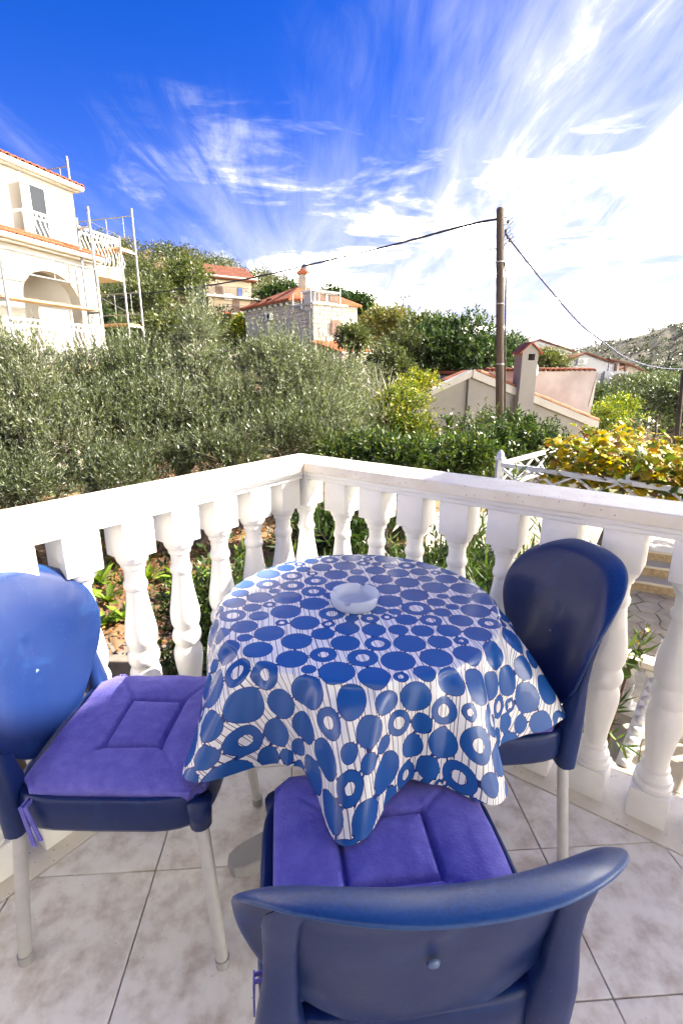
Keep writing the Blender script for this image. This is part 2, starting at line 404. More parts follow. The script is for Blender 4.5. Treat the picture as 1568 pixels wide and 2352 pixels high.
build_ground()

# ================================================================== balcony
AL, AR = .9343, -.6564
eL = Vector((math.cos(AL), math.sin(AL), 0)); oL = Vector((-math.sin(AL), math.cos(AL), 0))
eR = Vector((math.cos(AR), math.sin(AR), 0)); oR = Vector((-math.sin(AR), math.cos(AR), 0))
L0 = Vector((-.749, 1.279, 0)); R0 = Vector((-.208, 2.111, 0))
PITCHB, WB = .1724, .107
def meet(p, d, q, e):
    k = d.x * e.y - d.y * e.x; t = ((q.x - p.x) * e.y - (q.y - p.y) * e.x) / k; return p + d * t
def rail_poly(a, b, back=2.6, z=0):
    """strip between offsets a and b (outward from the inner baluster faces) of both rails, as two mitred quads"""
    c0 = meet(L0 + oL * a, eL, R0 + oR * a, eR); c1 = meet(L0 + oL * b, eL, R0 + oR * b, eR)
    l0 = L0 + oL * a - eL * back; l1 = L0 + oL * b - eL * back
    r0 = R0 + oR * a + eR * back; r1 = R0 + oR * b + eR * back
    zz = Vector((0, 0, z)); return [l0 + zz, c0 + zz, c1 + zz, l1 + zz], [c0 + zz, r0 + zz, r1 + zz, c1 + zz]

def tile_material():
    m = mat('floor_tile_glaze', (.475, .405, .355), .30, col2=(.74, .715, .67), vscale=15, bump=.06, bscale=50, vdet=9)
    nt = m.node_tree; N = nt.nodes.new; L = nt.links.new; b = nt.nodes['Principled BSDF']
    oi = N('ShaderNodeObjectInfo')
    ad = N('ShaderNodeVectorMath'); ad.operation = 'ADD'
    cm = N('ShaderNodeCombineXYZ')
    mu = N('ShaderNodeMath'); mu.operation = 'MULTIPLY'; mu.inputs[1].default_value = 50; L(oi.outputs['Random'], mu.inputs[0]); L(mu.outputs[0], cm.inputs[2])
    tc = [n for n in nt.nodes if n.type == 'TEX_COORD'][0]
    for l in list(nt.links):
        if l.from_node == tc: L(ad.outputs[0], l.to_socket)
    L(tc.outputs['Object'], ad.inputs[0]); L(cm.outputs[0], ad.inputs[1])
    rmp = [n for n in nt.nodes if n.type == 'VALTORGB'][0]; e = rmp.color_ramp.elements
    e[0].position = .30; e[1].position = .55; q = e.new(.75); q.color = (.80, .79, .76, 1)
    add_specks(m, (.22, .14, .10), 40, .05, .25)
    return m
def clip(poly, p, n):
    out = []
    for i, a in enumerate(poly):
        b = poly[(i + 1) % len(poly)]; da = (a - p).dot(n); db = (b - p).dot(n)
        if da <= 0: out.append(a)
        if (da < 0 < db) or (db < 0 < da): out.append(a + (b - a) * (da / (da - db)))
    return out
def build_floor():
    IN = -.055
    fl = MB(); a, b = rail_poly(IN, .2)
    c0 = meet(L0 + oL * .19, eL, R0 + oR * .19, eR)
    l1 = L0 + oL * .19 - eL * 2.8; r1 = R0 + oR * .19 + eR * 2.8
    poly = [Vector((-3.2, -1.2, 0)), Vector((l1.x, l1.y, 0)), Vector((c0.x, c0.y, 0)), Vector((r1.x, r1.y, 0)), Vector((3.6, -1.2, 0))]
    fl.prism([p + Vector((0, 0, -.20)) for p in poly], (0, 0, .189))
    floor = fl.build('balcony_floor', grout); floor['kind'] = 'structure'
    tm = tile_material(); T = .3654; ta = .061
    u = Vector((math.cos(ta), math.sin(ta), 0)); v = Vector((-math.sin(ta), math.cos(ta), 0)); o = Vector((-.516, 1.084, 0)); g = .0017
    for i in range(-6, 9):
        for j in range(-6, 5):
            q = [o + u * (i * T + a) + v * (j * T + b) for a, b in ((g, g), (T - g, g), (T - g, T - g), (g, T - g))]
            q = clip(q, L0 + oL * (IN - .003), oL)
            if len(q) > 2: q = clip(q, R0 + oR * (IN - .003), oR)
            if len(q) > 2: q = clip(q, Vector((0, -1.1, 0)), Vector((0, -1, 0)))
            if len(q) > 2: q = clip(q, Vector((2.4, 0, 0)), Vector((1, 0, 0)))
            if len(q) < 3: continue
            ar = sum(q[k].x * q[(k + 1) % len(q)].y - q[k].y * q[(k + 1) % len(q)].x for k in range(len(q))) / 2
            if ar < .0015: continue
            c = o + u * (i + .5) * T + v * (j + .5) * T
            t = MB().prism([p + Vector((0, 0, -.012)) for p in q], (0, 0, .012)).build('floor_tile', tm, floor, bevel=.0016, seg=2)
    km = kerb_stone
    for k, q in enumerate(rail_poly(IN, .185, z=-.03)):
        MB().prism(q, (0, 0, .033)).build('kerb_slab', km, floor, bevel=.003)
build_floor()

def baluster_mesh():
    mb = MB(); h = WB / 2
    prof = [(.105, .040), (.107, .051), (.113, .0535), (.121, .053), (.126, .047), (.131, .046), (.138, .050), (.146, .0495), (.152, .044), (.160, .038), (.168, .036),
            (.171, .039), (.177, .040), (.183, .038), (.187, .034), (.205, .0335), (.235, .0365), (.27, .0415), (.31, .047), (.343, .0505), (.366, .050), (.382, .0455), (.391, .0395),
            (.394, .0395), (.401, .0445), (.413, .0495), (.426, .0515), (.439, .0495), (.451, .0445), (.457, .040), (.460, .040), (.468, .045), (.483, .0495), (.50, .0512), (.52, .0505),
            (.55, .0465), (.585, .0405), (.62, .0355), (.655, .0315), (.664, .0308), (.668, .034), (.677, .0372), (.686, .0372), (.695, .034), (.699, .031), (.715, .0305), (.738, .0315),
            (.742, .037), (.752, .0385), (.758, .0385), (.761, .044), (.768, .0475), (.777, .050), (.785, .0515)]
    mb.lathe(prof, 28)
    mb.span(-h, h, -h, h, .0, .105); mb.span(-h, h, -h, h, .785, .906)
    me = mb.mesh('baluster'); bm = bmesh.new(); bm.from_mesh(me)
    bmesh.ops.recalc_face_normals(bm, faces=bm.faces)
    ed = [e for e in bm.edges if e.is_manifold and e.calc_face_angle(0) > R(80) and max(abs(v.co.x) for v in e.verts) > .0533 and max(abs(v.co.y) for v in e.verts) > .0533]
    bmesh.ops.bevel(bm, geom=ed, offset=.004, segments=2, affect='EDGES', profile=.5)
    bm.to_mesh(me); bm.free()
    me.polygons.foreach_set('use_smooth', [True] * len(me.polygons)); me.set_sharp_from_angle(angle=R(38)); me.materials.append(white_paint); return me
def build_rail():
    bal = thing('balustrade', 'white painted stone balustrade with turned balusters round the balcony corner', 'balustrade', (-.16, 2.07, 0))
    for q in rail_poly(-.034, .146, z=.942):
        MB().prism(q, (0, 0, .038)).build('coping', coping_stone, bal, bevel=.004)
    for lo, hi, z, t in ((-.018, .128, .924, .0175), (-.008, .117, .906, .018)):
        for q in rail_poly(lo, hi, z=z): MB().prism(q, (0, 0, t)).build('rail_moulding', white_paint, bal, bevel=.005, seg=3)
    me = baluster_mesh(); rnd = random.Random(4)
    def put(p, a):
        o = bpy.data.objects.new('baluster', me); link(o); o.location = (p.x, p.y, .003 - .003); o.rotation_euler = (0, 0, a + rnd.uniform(-.012, .012)); pin(o, bal)
    for i in range(-7, 6): put(L0 + eL * (i * PITCHB + WB / 2) + oL * (WB / 2), AL)
    for i in range(1, 12): put(R0 + eR * (i * PITCHB + WB / 2) + oR * (WB / 2), AR)
    c = meet(L0, eL, R0, eR); put(c + oR * .054 + oL * .035, AR)
build_rail()

# the house the balcony belongs to: its wall behind the camera and an unseen canopy added to shade the table
def build_own_house():
    wm_ = mat('house_white_render', (.80, .77, .71), .85, var=.03, vscale=1.2, bump=.06, bscale=40)
    h = thing('balcony_house', 'white rendered house carrying the tiled balcony', 'house', (0, -4, -2.1))
    MB().span(-5, 6, -8, -2.6, -2.1, 6.2).build('wall', wm_, h)
    MB().span(-2.5, -1.3, -2.6, -2.54, 0.003, 2.1).build('door', mat('brown_door', (.12, .05, .025), .5), h)
    MB().span(-2.6, 3.0, -2.58, .2, -2.1, -.2).build('balcony_support', wm_, h)
    c = thing('added_shade_canopy', 'unseen white slab on slender columns, added to cast shade over the balcony', 'canopy', (8, 1, -2.1))
    e = Vector((.6, .8, 0)); n = Vector((.8, -.6, 0)); k = 3.8 / math.sin(SUN_EL); p = Vector((2.25, 2.06, 2.4)) + SUN * k - n * .2
    a = p - e * 7.5; b = p + e * 1.9
    MB().prism([v - Vector((0, 0, .16)) for v in (a, b, b + n * 3.5, a + n * 3.5)], (0, 0, .16)).build('shade_slab', wm_, c, bevel=.01)
    for q in (a + e * .4 + n * .4, b - e * .4 + n * .4, b - e * .4 + n * 3.1, a + e * .4 + n * 3.1):
        MB().tube([(q.x, q.y, -2.1), (q.x, q.y, q.z - .16)], .09, 12).build('column', wm_, c)
build_own_house()

# ================================================================== furniture
def blue_plastic():
    m = bpy.data.materials.new('faded_blue_plastic'); m.use_nodes = True; nt = m.node_tree; N = nt.nodes.new; L = nt.links.new
    b = nt.nodes['Principled BSDF']; b.inputs['Roughness'].default_value = .38; b.inputs['Specular IOR Level'].default_value = .36
    tc = N('ShaderNodeTexCoord'); at = N('ShaderNodeAttribute'); at.attribute_name = 'wear'
    oi = N('ShaderNodeObjectInfo')
    def noise(s, d, dist=0, vec=None):
        n = N('ShaderNodeTexNoise'); n.inputs['Scale'].default_value = s; n.inputs['Detail'].default_value = d; n.inputs['Distortion'].default_value = dist
        n.inputs['Roughness'].default_value = .65; L(vec or tc.outputs['Object'], n.inputs['Vector']); return n.outputs['Fac']
    def mth(op, a, bb, cl=False):
        q = N('ShaderNodeMath'); q.operation = op; q.use_clamp = cl
        for i, v in enumerate((a, bb)):
            if isinstance(v, (int, float)): q.inputs[i].default_value = v
            else: L(v, q.inputs[i])
        return q.outputs[0]
    def rng(v, a, c):
        q = N('ShaderNodeMapRange'); q.interpolation_type = 'SMOOTHSTEP'; q.inputs[1].default_value = a; q.inputs[2].default_value = c; L(v, q.inputs[0]); return q.outputs[0]
    fine = noise(220, 6); med = noise(9, 5, .5)
    w = mth('ADD', at.outputs['Fac'], mth('MULTIPLY', mth('SUBTRACT', fine, .5), .9)); w = mth('ADD', w, mth('MULTIPLY', mth('SUBTRACT', med, .5), .35))
    wear = rng(w, .5, 1.05)
    sm = noise(6, 4, 1.6); smear = mth('MULTIPLY', rng(sm, .52, .72), .16)
    base = N('ShaderNodeMix'); base.data_type = 'RGBA'; base.inputs[6].default_value = (.005, .020, .098, 1); base.inputs[7].default_value = (.020, .10, .29, 1)
    L(mth('ADD', mth('MULTIPLY', wear, .65), smear, True), base.inputs[0])
    L(base.outputs[2], b.inputs['Base Color'])
    r = N('ShaderNodeMapRange'); r.inputs[3].default_value = .24; r.inputs[4].default_value = .46; L(med, r.inputs[0]); L(r.outputs[0], b.inputs['Roughness'])
    bp = N('ShaderNodeBump'); bp.inputs['Strength'].default_value = .10; bp.inputs['Distance'].default_value = .012; L(noise(8, 1.5, .9), bp.inputs['Height']); L(bp.outputs[0], b.inputs['Normal'])
    return m
BLUE = blue_plastic(); add_specks(BLUE, (.10, .17, .30), 130, .09, .22)
def set_wear(me, w):
    a = me.attributes.new('wear', 'FLOAT', 'POINT'); a.data.foreach_set('value', np.array(w, np.float32))

def egg(phi):
    """outline of the chair back about its centre (phi 0 = +x, 90 = top)"""
    s, c = math.sin(phi), math.cos(phi)
    if s >= 0: return .246 * math.copysign(abs(c) ** .72, c), .170 * abs(s) ** .72
    t = -s
    return math.copysign(abs(c) ** .92, c) * .246 * (1 - .25 * t ** 2), -.262 * t
def back_y(x, z): return -.222 - .22 * (z - .47) - .34 * max(0, z - .68) ** 1.3 + 1.10 * x * x
def shell_mesh():
    nphi, nr = 64, 18; zc = .67; vs = [(0, back_y(0, zc), zc)]; w = [0]; fs = []
    for i in range(1, nr + 1):
        rho = (i / nr) ** .8
        for k in range(nphi):
            phi = k * 2 * math.pi / nphi; ex, ez = egg(phi); x = ex * rho; z = zc + ez * rho; y = back_y(x, z)
            up = max(0, math.sin(phi)) ** .4 if math.sin(phi) > 0 else .0
            lat = .22 if math.sin(phi) <= 0 else .22 + .78 * math.sin(phi)
            f = max(0, (rho - .84) / .16); y -= .042 * f ** 1.6 * lat; z -= .006 * f * f * up
            y += .006 * math.cos(x * 22) * math.exp(-((z - .60) / .1) ** 2)
            vs.append((x, y, z)); w.append(max(0, (rho - .62) / .38) * (.35 + .65 * max(0, math.sin(phi) * .5 + .5)))
    for k in range(nphi): fs.append((0, 1 + k, 1 + (k + 1) % nphi))
    for i in range(nr - 1):
        a = 1 + i * nphi; b = a + nphi
        for k in range(nphi): fs.append((a + k, b + k, b + (k + 1) % nphi, a + (k + 1) % nphi))
    me = bpy.data.meshes.new('backrest'); me.from_pydata(vs, [], fs); me.polygons.foreach_set('use_smooth', [True] * len(fs)); set_wear(me, w); me.materials.append(BLUE); return me
def make_chair():
    c = thing('chair', 'x', 'chair')
    # seat: dished top with a deep rounded skirt
    n = 40; mb = MB(); rings = []
    def rr(hw, hd, k, e=5.0):
        a = k * 2 * math.pi / n; ca, sa = math.cos(a), math.sin(a)
        return math.copysign(abs(ca) ** (2 / e), ca) * hw, math.copysign(abs(sa) ** (2 / e), sa) * hd
    for sc, z in ((.985, .375), (1.0, .372), (1.012, .380), (1.01, .415), (1.0, .437), (.985, .446), (.95, .447), (.90, .440), (.6, .434), (.05, .432)):
        rings.append([(rr(.228 * sc, .222 * sc, k)[0], rr(.228 * sc, .222 * sc, k)[1], z) for k in range(n)])
    vs = [p for r_ in rings for p in r_]
    fs = [(i * n + k, i * n + (k + 1) % n, (i + 1) * n + (k + 1) % n, (i + 1) * n + k) for i in range(len(rings) - 1) for k in range(n)]
    inner = len(vs); vs += [(x * .97, y * .97, .43) for x, y, z in rings[0]]; vs += [(0, 0, .425)]
    fs += [(inner + k, inner + (k + 1) % n, (k + 1) % n, k) for k in range(n)] + [(inner + (k + 1) % n, inner + k, inner + n) for k in range(n)]
    fs.append(tuple((len(rings) - 1) * n + k for k in range(n)))
    mb.add(vs, fs); o = mb.build('seat', BLUE, c, smooth=True, world=False); set_wear(o.data, [.1] * len(o.data.vertices))
    sh = bpy.data.objects.new('backrest', shell_mesh()); link(sh, c)
    s = sh.modifiers.new('s', 'SOLIDIFY'); s.thickness = .009; s.offset = 0
    b = sh.modifiers.new('b', 'SUBSURF'); b.levels = 1; b.render_levels = 1
    y0 = back_y(0, .60)
    mbs = MB(); mbs.tube([(0, y0 + .010, .60), (0, y0 + .005, .601)], [.006, .009], 14); mbs.tube([(0, y0 - .008, .597), (0, y0 - .003, .598)], [.006, .009], 14)
    mbs.build('screw_cap', mat('screw_cap_plastic', (.10, .16, .30), .3) if 'screw_cap_plastic' not in MATS else MATS['screw_cap_plastic'], sh, smooth=True, world=False)
    for sx in (-1, 1):
        # arm: a flattened strut that sweeps from the rear leg socket up behind the shell
        pts = [(.192, -.208, .345), (.192, -.208, .40), (.194, -.212, .455), (.194, -.219, .51), (.190, -.226, .57), (.188, -.236, .63), (.184, -.254, .70), (.176, -.280, .75), (.160, -.300, .79)]
        wd = [(.035, .024), (.037, .027), (.034, .026), (.027, .020), (.022, .015), (.021, .011), (.024, .008), (.026, .004), (.010, .002)]
        mb = MB(); k = 14; vs = []
        for (x, y, z), (a, d) in zip(pts, wd):
            for q in range(k):
                t = q * 2 * math.pi / k; ct, st = math.cos(t), math.sin(t)
                vs.append((sx * (x + math.copysign(abs(ct) ** .7, ct) * a), y + math.copysign(abs(st) ** .7, st) * d, z))
        fs = [(i * k + q, i * k + (q + 1) % k, (i + 1) * k + (q + 1) % k, (i + 1) * k + q) for i in range(len(pts) - 1) for q in range(k)]
        fs += [tuple(range(k)), tuple((len(pts) - 1) * k + q for q in range(k))]
        o = mb.add(vs, fs).build('arm', BLUE, c, smooth=True, world=False); set_wear(o.data, [.15] * len(vs)); o.data.set_sharp_from_angle(angle=R(60))
        for sy in (-1, 1):
            top = Vector((sx * .196, sy * .20, .40)); bot = Vector((sx * .228, sy * .232, .012))
            lg = MB().tube([top, bot], .0145, 16).build('leg', alu, c, smooth=True, world=False); lg.data.set_sharp_from_angle(angle=R(50))
            MB().tube([bot + Vector((0, 0, .012)), bot - Vector((0, 0, .012))], [.0165, .0155], 14).build('foot_cap', MATS.get('grey_rubber') or mat('grey_rubber', (.30, .30, .30), .7), lg, smooth=False, world=False)
            if sy > 0:
                MB().tube([top - Vector((0, 0, .035)), top + Vector((0, 0, .03))], [.024, .028], 14).build('leg_socket', BLUE, c, smooth=True, world=False)
    return c
chair = make_chair()
CH = [((-.505, 1.085, 0), R(-91), 'blue plastic chair facing right, its backrest lit by the sun, cropped by the picture edge'),
      ((.088, .725, 0), R(7), 'dark blue plastic chair seen from behind, its curved back nearest the camera'),
      ((.352, 1.268, 0), R(95), 'navy plastic chair in shade beside the balusters, facing the table from the far side')]
chairs = [chair, copy_tree(chair), copy_tree(chair)]
for o, (l, a, t) in zip(chairs, CH):
    o.location = l; o.rotation_euler = (0, 0, a); o['label'] = t; o.scale = (1.04, 1, 1.0) if abs(a) < 1 else (1, 1, 1.04); o['group'] = 'plastic chairs round the table'

# cushions
def velour():
    m = mat('purple_velour', (.112, .108, .43), .85, col2=(.16, .158, .52), vscale=34, bump=.22, bscale=160, spec=.2)
    b = m.node_tree.nodes['Principled BSDF']; b.inputs['Sheen Weight'].default_value = .35; b.inputs['Sheen Roughness'].default_value = .4
    b.inputs['Sheen Tint'].default_value = (.55, .45, 1, 1); return m
VELOUR = velour()
def cushion_mesh(seed, inner=(.20, .17)):
    n = 110; hw, hd, t = .212, .203, .042; rnd = np.random.default_rng(seed); g = np.linspace(-1, 1, n); X, Y = np.meshgrid(g, g)
    ax, ay = np.abs(X), np.abs(Y); r = (ax ** 6 + ay ** 6) ** (1 / 6); ed = np.clip(1 - r, 0, 1)
    ex = .40; ey = .34
    puff = np.clip(ed / .22, 0, 1) ** .5
    h = .55 + .45 * puff
    def groove(d, w): return np.exp(-(d / w) ** 2)
    inx = (ay < ey + .02); iny = (ax < ex + .02)
    gr = np.maximum(groove(ax - ex, .022) * inx, groove(ay - ey, .022) * iny)
    h += .10 * np.clip(np.minimum(np.abs(ax - ex), np.abs(ay - ey)) / .2, 0, 1) - .46 * gr - .10 * np.maximum(groove(ax - ex, .09) * inx, groove(ay - ey, .09) * iny)
    # puckers from the seam corners towards the edges
    du = (ax - ex) * .8 - (ay - ey); along = (ax - ex) + (ay - ey)
    h -= .26 * groove(du, .035) * np.clip(along / .05, 0, 1) * np.clip(1 - along / .75, 0, 1)
    h += .05 * np.sin(X * 5 + seed) * np.sin(Y * 4 + seed) * puff
    px = np.sign(X) * ax * hw * (1 - .02 * ay ** 4); py = np.sign(Y) * ay * hd * (1 - .02 * ax ** 4)
    # round the plan corners
    k = np.maximum(0, ax + ay - 1.86) ; px -= np.sign(X) * k * hw * .5; py -= np.sign(Y) * k * hd * .5
    top = np.stack([px, py, t * h], 2).reshape(-1, 3); bot = np.stack([px, py, 0 * px + .004 * (1 - puff)], 2).reshape(-1, 3)
    V = np.vstack([top, bot]); N = n * n
    Q = [(j * n + i, j * n + i + 1, (j + 1) * n + i + 1, (j + 1) * n + i) for j in range(n - 1) for i in range(n - 1)]
    Q += [(N + j * n + i, N + (j + 1) * n + i, N + (j + 1) * n + i + 1, N + j * n + i + 1) for j in range(n - 1) for i in range(n - 1)]
    for i in range(n - 1):
        Q += [(i, N + i, N + i + 1, i + 1), ((n - 1) * n + i + 1, N + (n - 1) * n + i + 1, N + (n - 1) * n + i, (n - 1) * n + i)]
        Q += [((i + 1) * n, N + (i + 1) * n, N + i * n, i * n), (i * n + n - 1, N + i * n + n - 1, N + (i + 1) * n + n - 1, (i + 1) * n + n - 1)]
    me = np_mesh('cushion_pad', V, np.array(Q), smooth=True); me.materials.append(VELOUR); return me
CU = ['purple tufted seat cushion with one corner in sunlight, on the chair facing right',
      'purple tufted seat cushion on the chair seen from behind, half under the tablecloth',
      'purple seat cushion on the shaded chair by the balusters, mostly hidden by the cloth']
for i, ((l, a, t), lab) in enumerate(zip(CH, CU)):
    th = thing('seat_cushion', lab, 'cushion', (l[0], l[1], .4475), a, 'purple seat cushions')
    p = bpy.data.objects.new('pad', cushion_mesh(i + 3)); link(p, th); p.location = (0, .012, 0)
    for sx in ((-1, 1) if i < 2 else ()):
        mb = MB(); bx, by = sx * .195, -.155
        for dx, dl in ((0, .085), (.010, .07)):
            x = bx + sx * .045; mb.beam((bx, by + dx, .012), (x, by - .005 + dx, .010), .002, .008); mb.beam((x, by - .005 + dx, .012), (x + .004 * sx, by + .012 + dx * 1.6, -dl), .0025, .009, (0, 1, 0))
        mb.build('tie', VELOUR, th, world=False)

# table, cloth, ashtray
TC = Vector((.045, 1.27, 0)); TR = .375; TZ = .727
def build_table():
    t = thing('round_table', 'round grey pedestal table hidden under the blue dotted oilcloth, one foot showing', 'table', TC)
    g = mat('grey_plastic', (.30, .30, .30), .5, var=.08, vscale=10)
    MB().lathe([(.690, .33), (.692, TR - .02), (.70, TR - .006), (.712, TR - .004), (.72, TR - .01), (.723, TR - .03)], 64, TC).build('tabletop', g, t, smooth=False)
    MB().lathe([(.03, .05), (.06, .04), (.5, .032), (.66, .036), (.69, .11)], 24, TC).build('pedestal', alu, t, smooth=True)
    for k in range(4):
        a = R(208 + 90 * k); d = Vector((math.cos(a), math.sin(a), 0)); s = Vector((-d.y, d.x, 0)); mb = MB(); vs = []
        st = [(.02, .042, .012, .10), (.12, .040, .010, .085), (.25, .043, .006, .055), (.33, .045, .003, .040), (.37, .042, .001, .036), (.395, .030, .001, .033), (.403, .012, .003, .028)]
        for r_, w, z0, z1 in st:
            p = TC + d * r_; vs += [p - s * w + Vector((0, 0, z0)), p + s * w + Vector((0, 0, z0)), p + s * w * .88 + Vector((0, 0, z1)), p - s * w * .88 + Vector((0, 0, z1))]
        fs = [(i * 4 + q, i * 4 + (q + 1) % 4, (i + 1) * 4 + (q + 1) % 4, (i + 1) * 4 + q) for i in range(len(st) - 1) for q in range(4)] + [(0, 1, 2, 3), tuple((len(st) - 1) * 4 + q for q in range(4))]
        mb.add(vs, fs).build('foot', g, t, bevel=.006, seg=3)
build_table()

def oilcloth():
    m = bpy.data.materials.new('dotted_oilcloth'); m.use_nodes = True; nt = m.node_tree; N = nt.nodes.new; L = nt.links.new
    b = nt.nodes['Principled BSDF']; b.inputs['Roughness'].default_value = .27; b.inputs['Specular IOR Level'].default_value = .55
    a = N('ShaderNodeAttribute'); a.attribute_name = 'dots'; st = N('ShaderNodeAttribute'); st.attribute_name = 'flat'
    def mth(op, *v):
        q = N('ShaderNodeMath'); q.operation = op
        for i, x in enumerate(v):
            if isinstance(x, (int, float)): q.inputs[i].default_value = x
            else: L(x, q.inputs[i])
        return q.outputs[0]
    sep = N('ShaderNodeSeparateXYZ'); L(st.outputs['Vector'], sep.inputs[0])
    blue = mth('LESS_THAN', a.outputs['Fac'], 0.0); rim = mth('LESS_THAN', mth('ABSOLUTE', a.outputs['Fac']), .0007)
    w = mth('MULTIPLY', mth('SINE', mth('MULTIPLY', sep.outputs[1], 26)), .0015)
    s = mth('ADD', mth('ADD', sep.outputs[0], mth('MULTIPLY', sep.outputs[1], .18)), w)
    f1 = mth('ABSOLUTE', mth('SUBTRACT', mth('FRACT', mth('DIVIDE', s, .0135)), .5))
    f2 = mth('ABSOLUTE', mth('SUBTRACT', mth('FRACT', mth('DIVIDE', mth('ADD', s, .004), .031)), .5))
    line = mth('MAXIMUM', mth('LESS_THAN', f1, .055), mth('LESS_THAN', f2, .022))
    mx = N('ShaderNodeMix'); mx.data_type = 'RGBA'; L(line, mx.inputs[0]); mx.inputs[6].default_value = (.81, .83, .82, 1); mx.inputs[7].default_value = (.05, .06, .14, 1)
    n = N('ShaderNodeTexNoise'); n.inputs['Scale'].default_value = 14; tc = N('ShaderNodeTexCoord'); L(tc.outputs['Object'], n.inputs['Vector'])
    bl = N('ShaderNodeMix'); bl.data_type = 'RGBA'; L(n.outputs['Fac'], bl.inputs[0]); bl.inputs[6].default_value = (.008, .080, .31, 1); bl.inputs[7].default_value = (.012, .108, .38, 1)
    m2 = N('ShaderNodeMix'); m2.data_type = 'RGBA'; L(blue, m2.inputs[0]); L(mx.outputs[2], m2.inputs[6]); L(bl.outputs[2], m2.inputs[7])
    m3 = N('ShaderNodeMix'); m3.data_type = 'RGBA'; L(rim, m3.inputs[0]); L(m2.outputs[2], m3.inputs[6]); m3.inputs[7].default_value = (.008, .02, .12, 1)
    L(m3.outputs[2], b.inputs['Base Color'])
    n2 = N('ShaderNodeTexNoise'); n2.inputs['Scale'].default_value = 9; n2.inputs['Detail'].default_value = 3; L(tc.outputs['Object'], n2.inputs['Vector'])
    n3 = N('ShaderNodeTexNoise'); n3.inputs['Scale'].default_value = 420; L(tc.outputs['Object'], n3.inputs['Vector'])
    bp = N('ShaderNodeBump'); bp.inputs['Strength'].default_value = .25; bp.inputs['Distance'].default_value = .012; L(n2.outputs['Fac'], bp.inputs['Height'])
    bp2 = N('ShaderNodeBump'); bp2.inputs['Strength'].default_value = .08; bp2.inputs['Distance'].default_value = .002; L(n3.outputs['Fac'], bp2.inputs['Height']); L(bp.outputs[0], bp2.inputs['Normal'])
    L(bp2.outputs[0], b.inputs['Normal']); return m
def build_cloth():
    ctl = [(-175, .405, .52), (-158, .42, .51), (-146, .465, .505), (-136, .545, .50), (-130, .52, .497), (-124, .42, .497), (-118, .385, .50), (-109, .388, .505), (-102, .44, .497), (-95, .56, .497), (-90, .53, .498),
           (-84, .45, .505), (-76, .415, .515), (-68, .44, .505), (-59, .525, .485), (-52, .50, .485), (-45, .43, .50), (-38, .435, .50), (-27, .51, .50), (-18, .560, .50), (-11, .50, .50), (0, .43, .51),
           (15, .40, .51), (35, .44, .47), (60, .39, .46), (80, .50, .42), (95, .52, .42), (115, .39, .47), (140, .45, .47), (160, .40, .51), (185, .405, .52)]
    d = np.arange(-180, 180, .75); th = [c[0] for c in ctl]
    def per(vals):
        v = np.interp(d, th, vals, period=360); k = np.exp(-(np.arange(-8, 9) * .75 / 2.0) ** 2); k /= k.sum()
        return np.convolve(np.concatenate([v[-8:], v, v[:8]]), k, 'valid')
    rb = per([c[1] for c in ctl]); zb = per([c[2] for c in ctl]); n = len(d); a = np.radians(d)
    ringsP = []; rho = []
    nt_, nh = 42, 44
    for i in range(nt_ + 1):
        r_ = (TR - .004) * (i / nt_) ** .75; ringsP.append(np.stack([r_ * np.cos(a), r_ * np.sin(a), np.full(n, TZ)], 1)); rho.append(np.full(n, r_))
    rng = np.random.default_rng(5); ph = rng.uniform(0, 6, 5)
    prev = ringsP[-1]; acc = rho[-1].copy()
    for j in range(1, nh + 1):
        t = j / nh; p1r = TR + .022 + (rb - TR) * .12; p1z = TZ - .006
        r_ = (1 - t) ** 2 * (TR - .004) + 2 * t * (1 - t) * p1r + t * t * rb; z = (1 - t) ** 2 * TZ + 2 * t * (1 - t) * p1z + t * t * zb
        r_ = r_ + (.0035 * np.sin(a * 23 + ph[0]) + .003 * np.sin(a * 41 + ph[1] + t * 4)) * min(1, t * 3) * (1 - .3 * t)
        # a crease just below the edge where the folds break
        r_ -= .012 * np.exp(-((t - .22) / .10) ** 2) * np.clip((rb - .44) / .08, 0, 1)
        P = np.stack([r_ * np.cos(a), r_ * np.sin(a), z], 1); acc = acc + np.linalg.norm(P - prev, axis=1); prev = P; ringsP.append(P); rho.append(acc.copy())
    kk = np.exp(-(np.arange(-60, 61) * .75 / 16) ** 2); kk /= kk.sum()
    for j in range(nt_ + 1, len(rho)): rho[j] = np.convolve(np.concatenate([rho[j][-60:], rho[j], rho[j][:60]]), kk, 'valid')
    V = np.vstack(ringsP) + np.array([TC.x, TC.y, 0]); rh = np.concatenate(rho); aa = np.tile(a, len(ringsP)); F = np.stack([rh * np.cos(aa), rh * np.sin(aa)], 1)
    m = len(ringsP)
    Q = np.array([(i * n + k, i * n + (k + 1) % n, (i + 1) * n + (k + 1) % n, (i + 1) * n + k) for i in range(m - 1) for k in range(n)])[:, ::-1]
    # dots: a loose packing of discs and rings
    rs = np.random.default_rng(11); A_ = .80; area = 0; rad_ = []; ring_ = []
    while area < .86 * (2 * A_) ** 2:
        k = rs.choice(5, p=(.16, .27, .22, .20, .15)); r_ = (.0385, .0345, .0295, .024, .017)[k] * rs.uniform(.94, 1.06)
        rad_.append(r_); ring_.append(rs.random() < (.15, .38, .32, .2, .5)[k]); area += math.pi * (r_ + .0028) ** 2
    rad_ = np.array(rad_); N_ = len(rad_); X_ = rs.uniform(-A_, A_, (N_, 2))
    need = rad_[:, None] + rad_[None, :] + .0056
    for it in range(420):
        dv = X_[:, None] - X_[None]; dd = np.hypot(dv[..., 0], dv[..., 1]) + np.eye(N_) * 9; ov = np.clip(need - dd, 0, None)
        X_ = X_ + (dv / dd[..., None] * ov[..., None]).sum(1) * .38; X_ = np.clip(X_, -A_, A_)
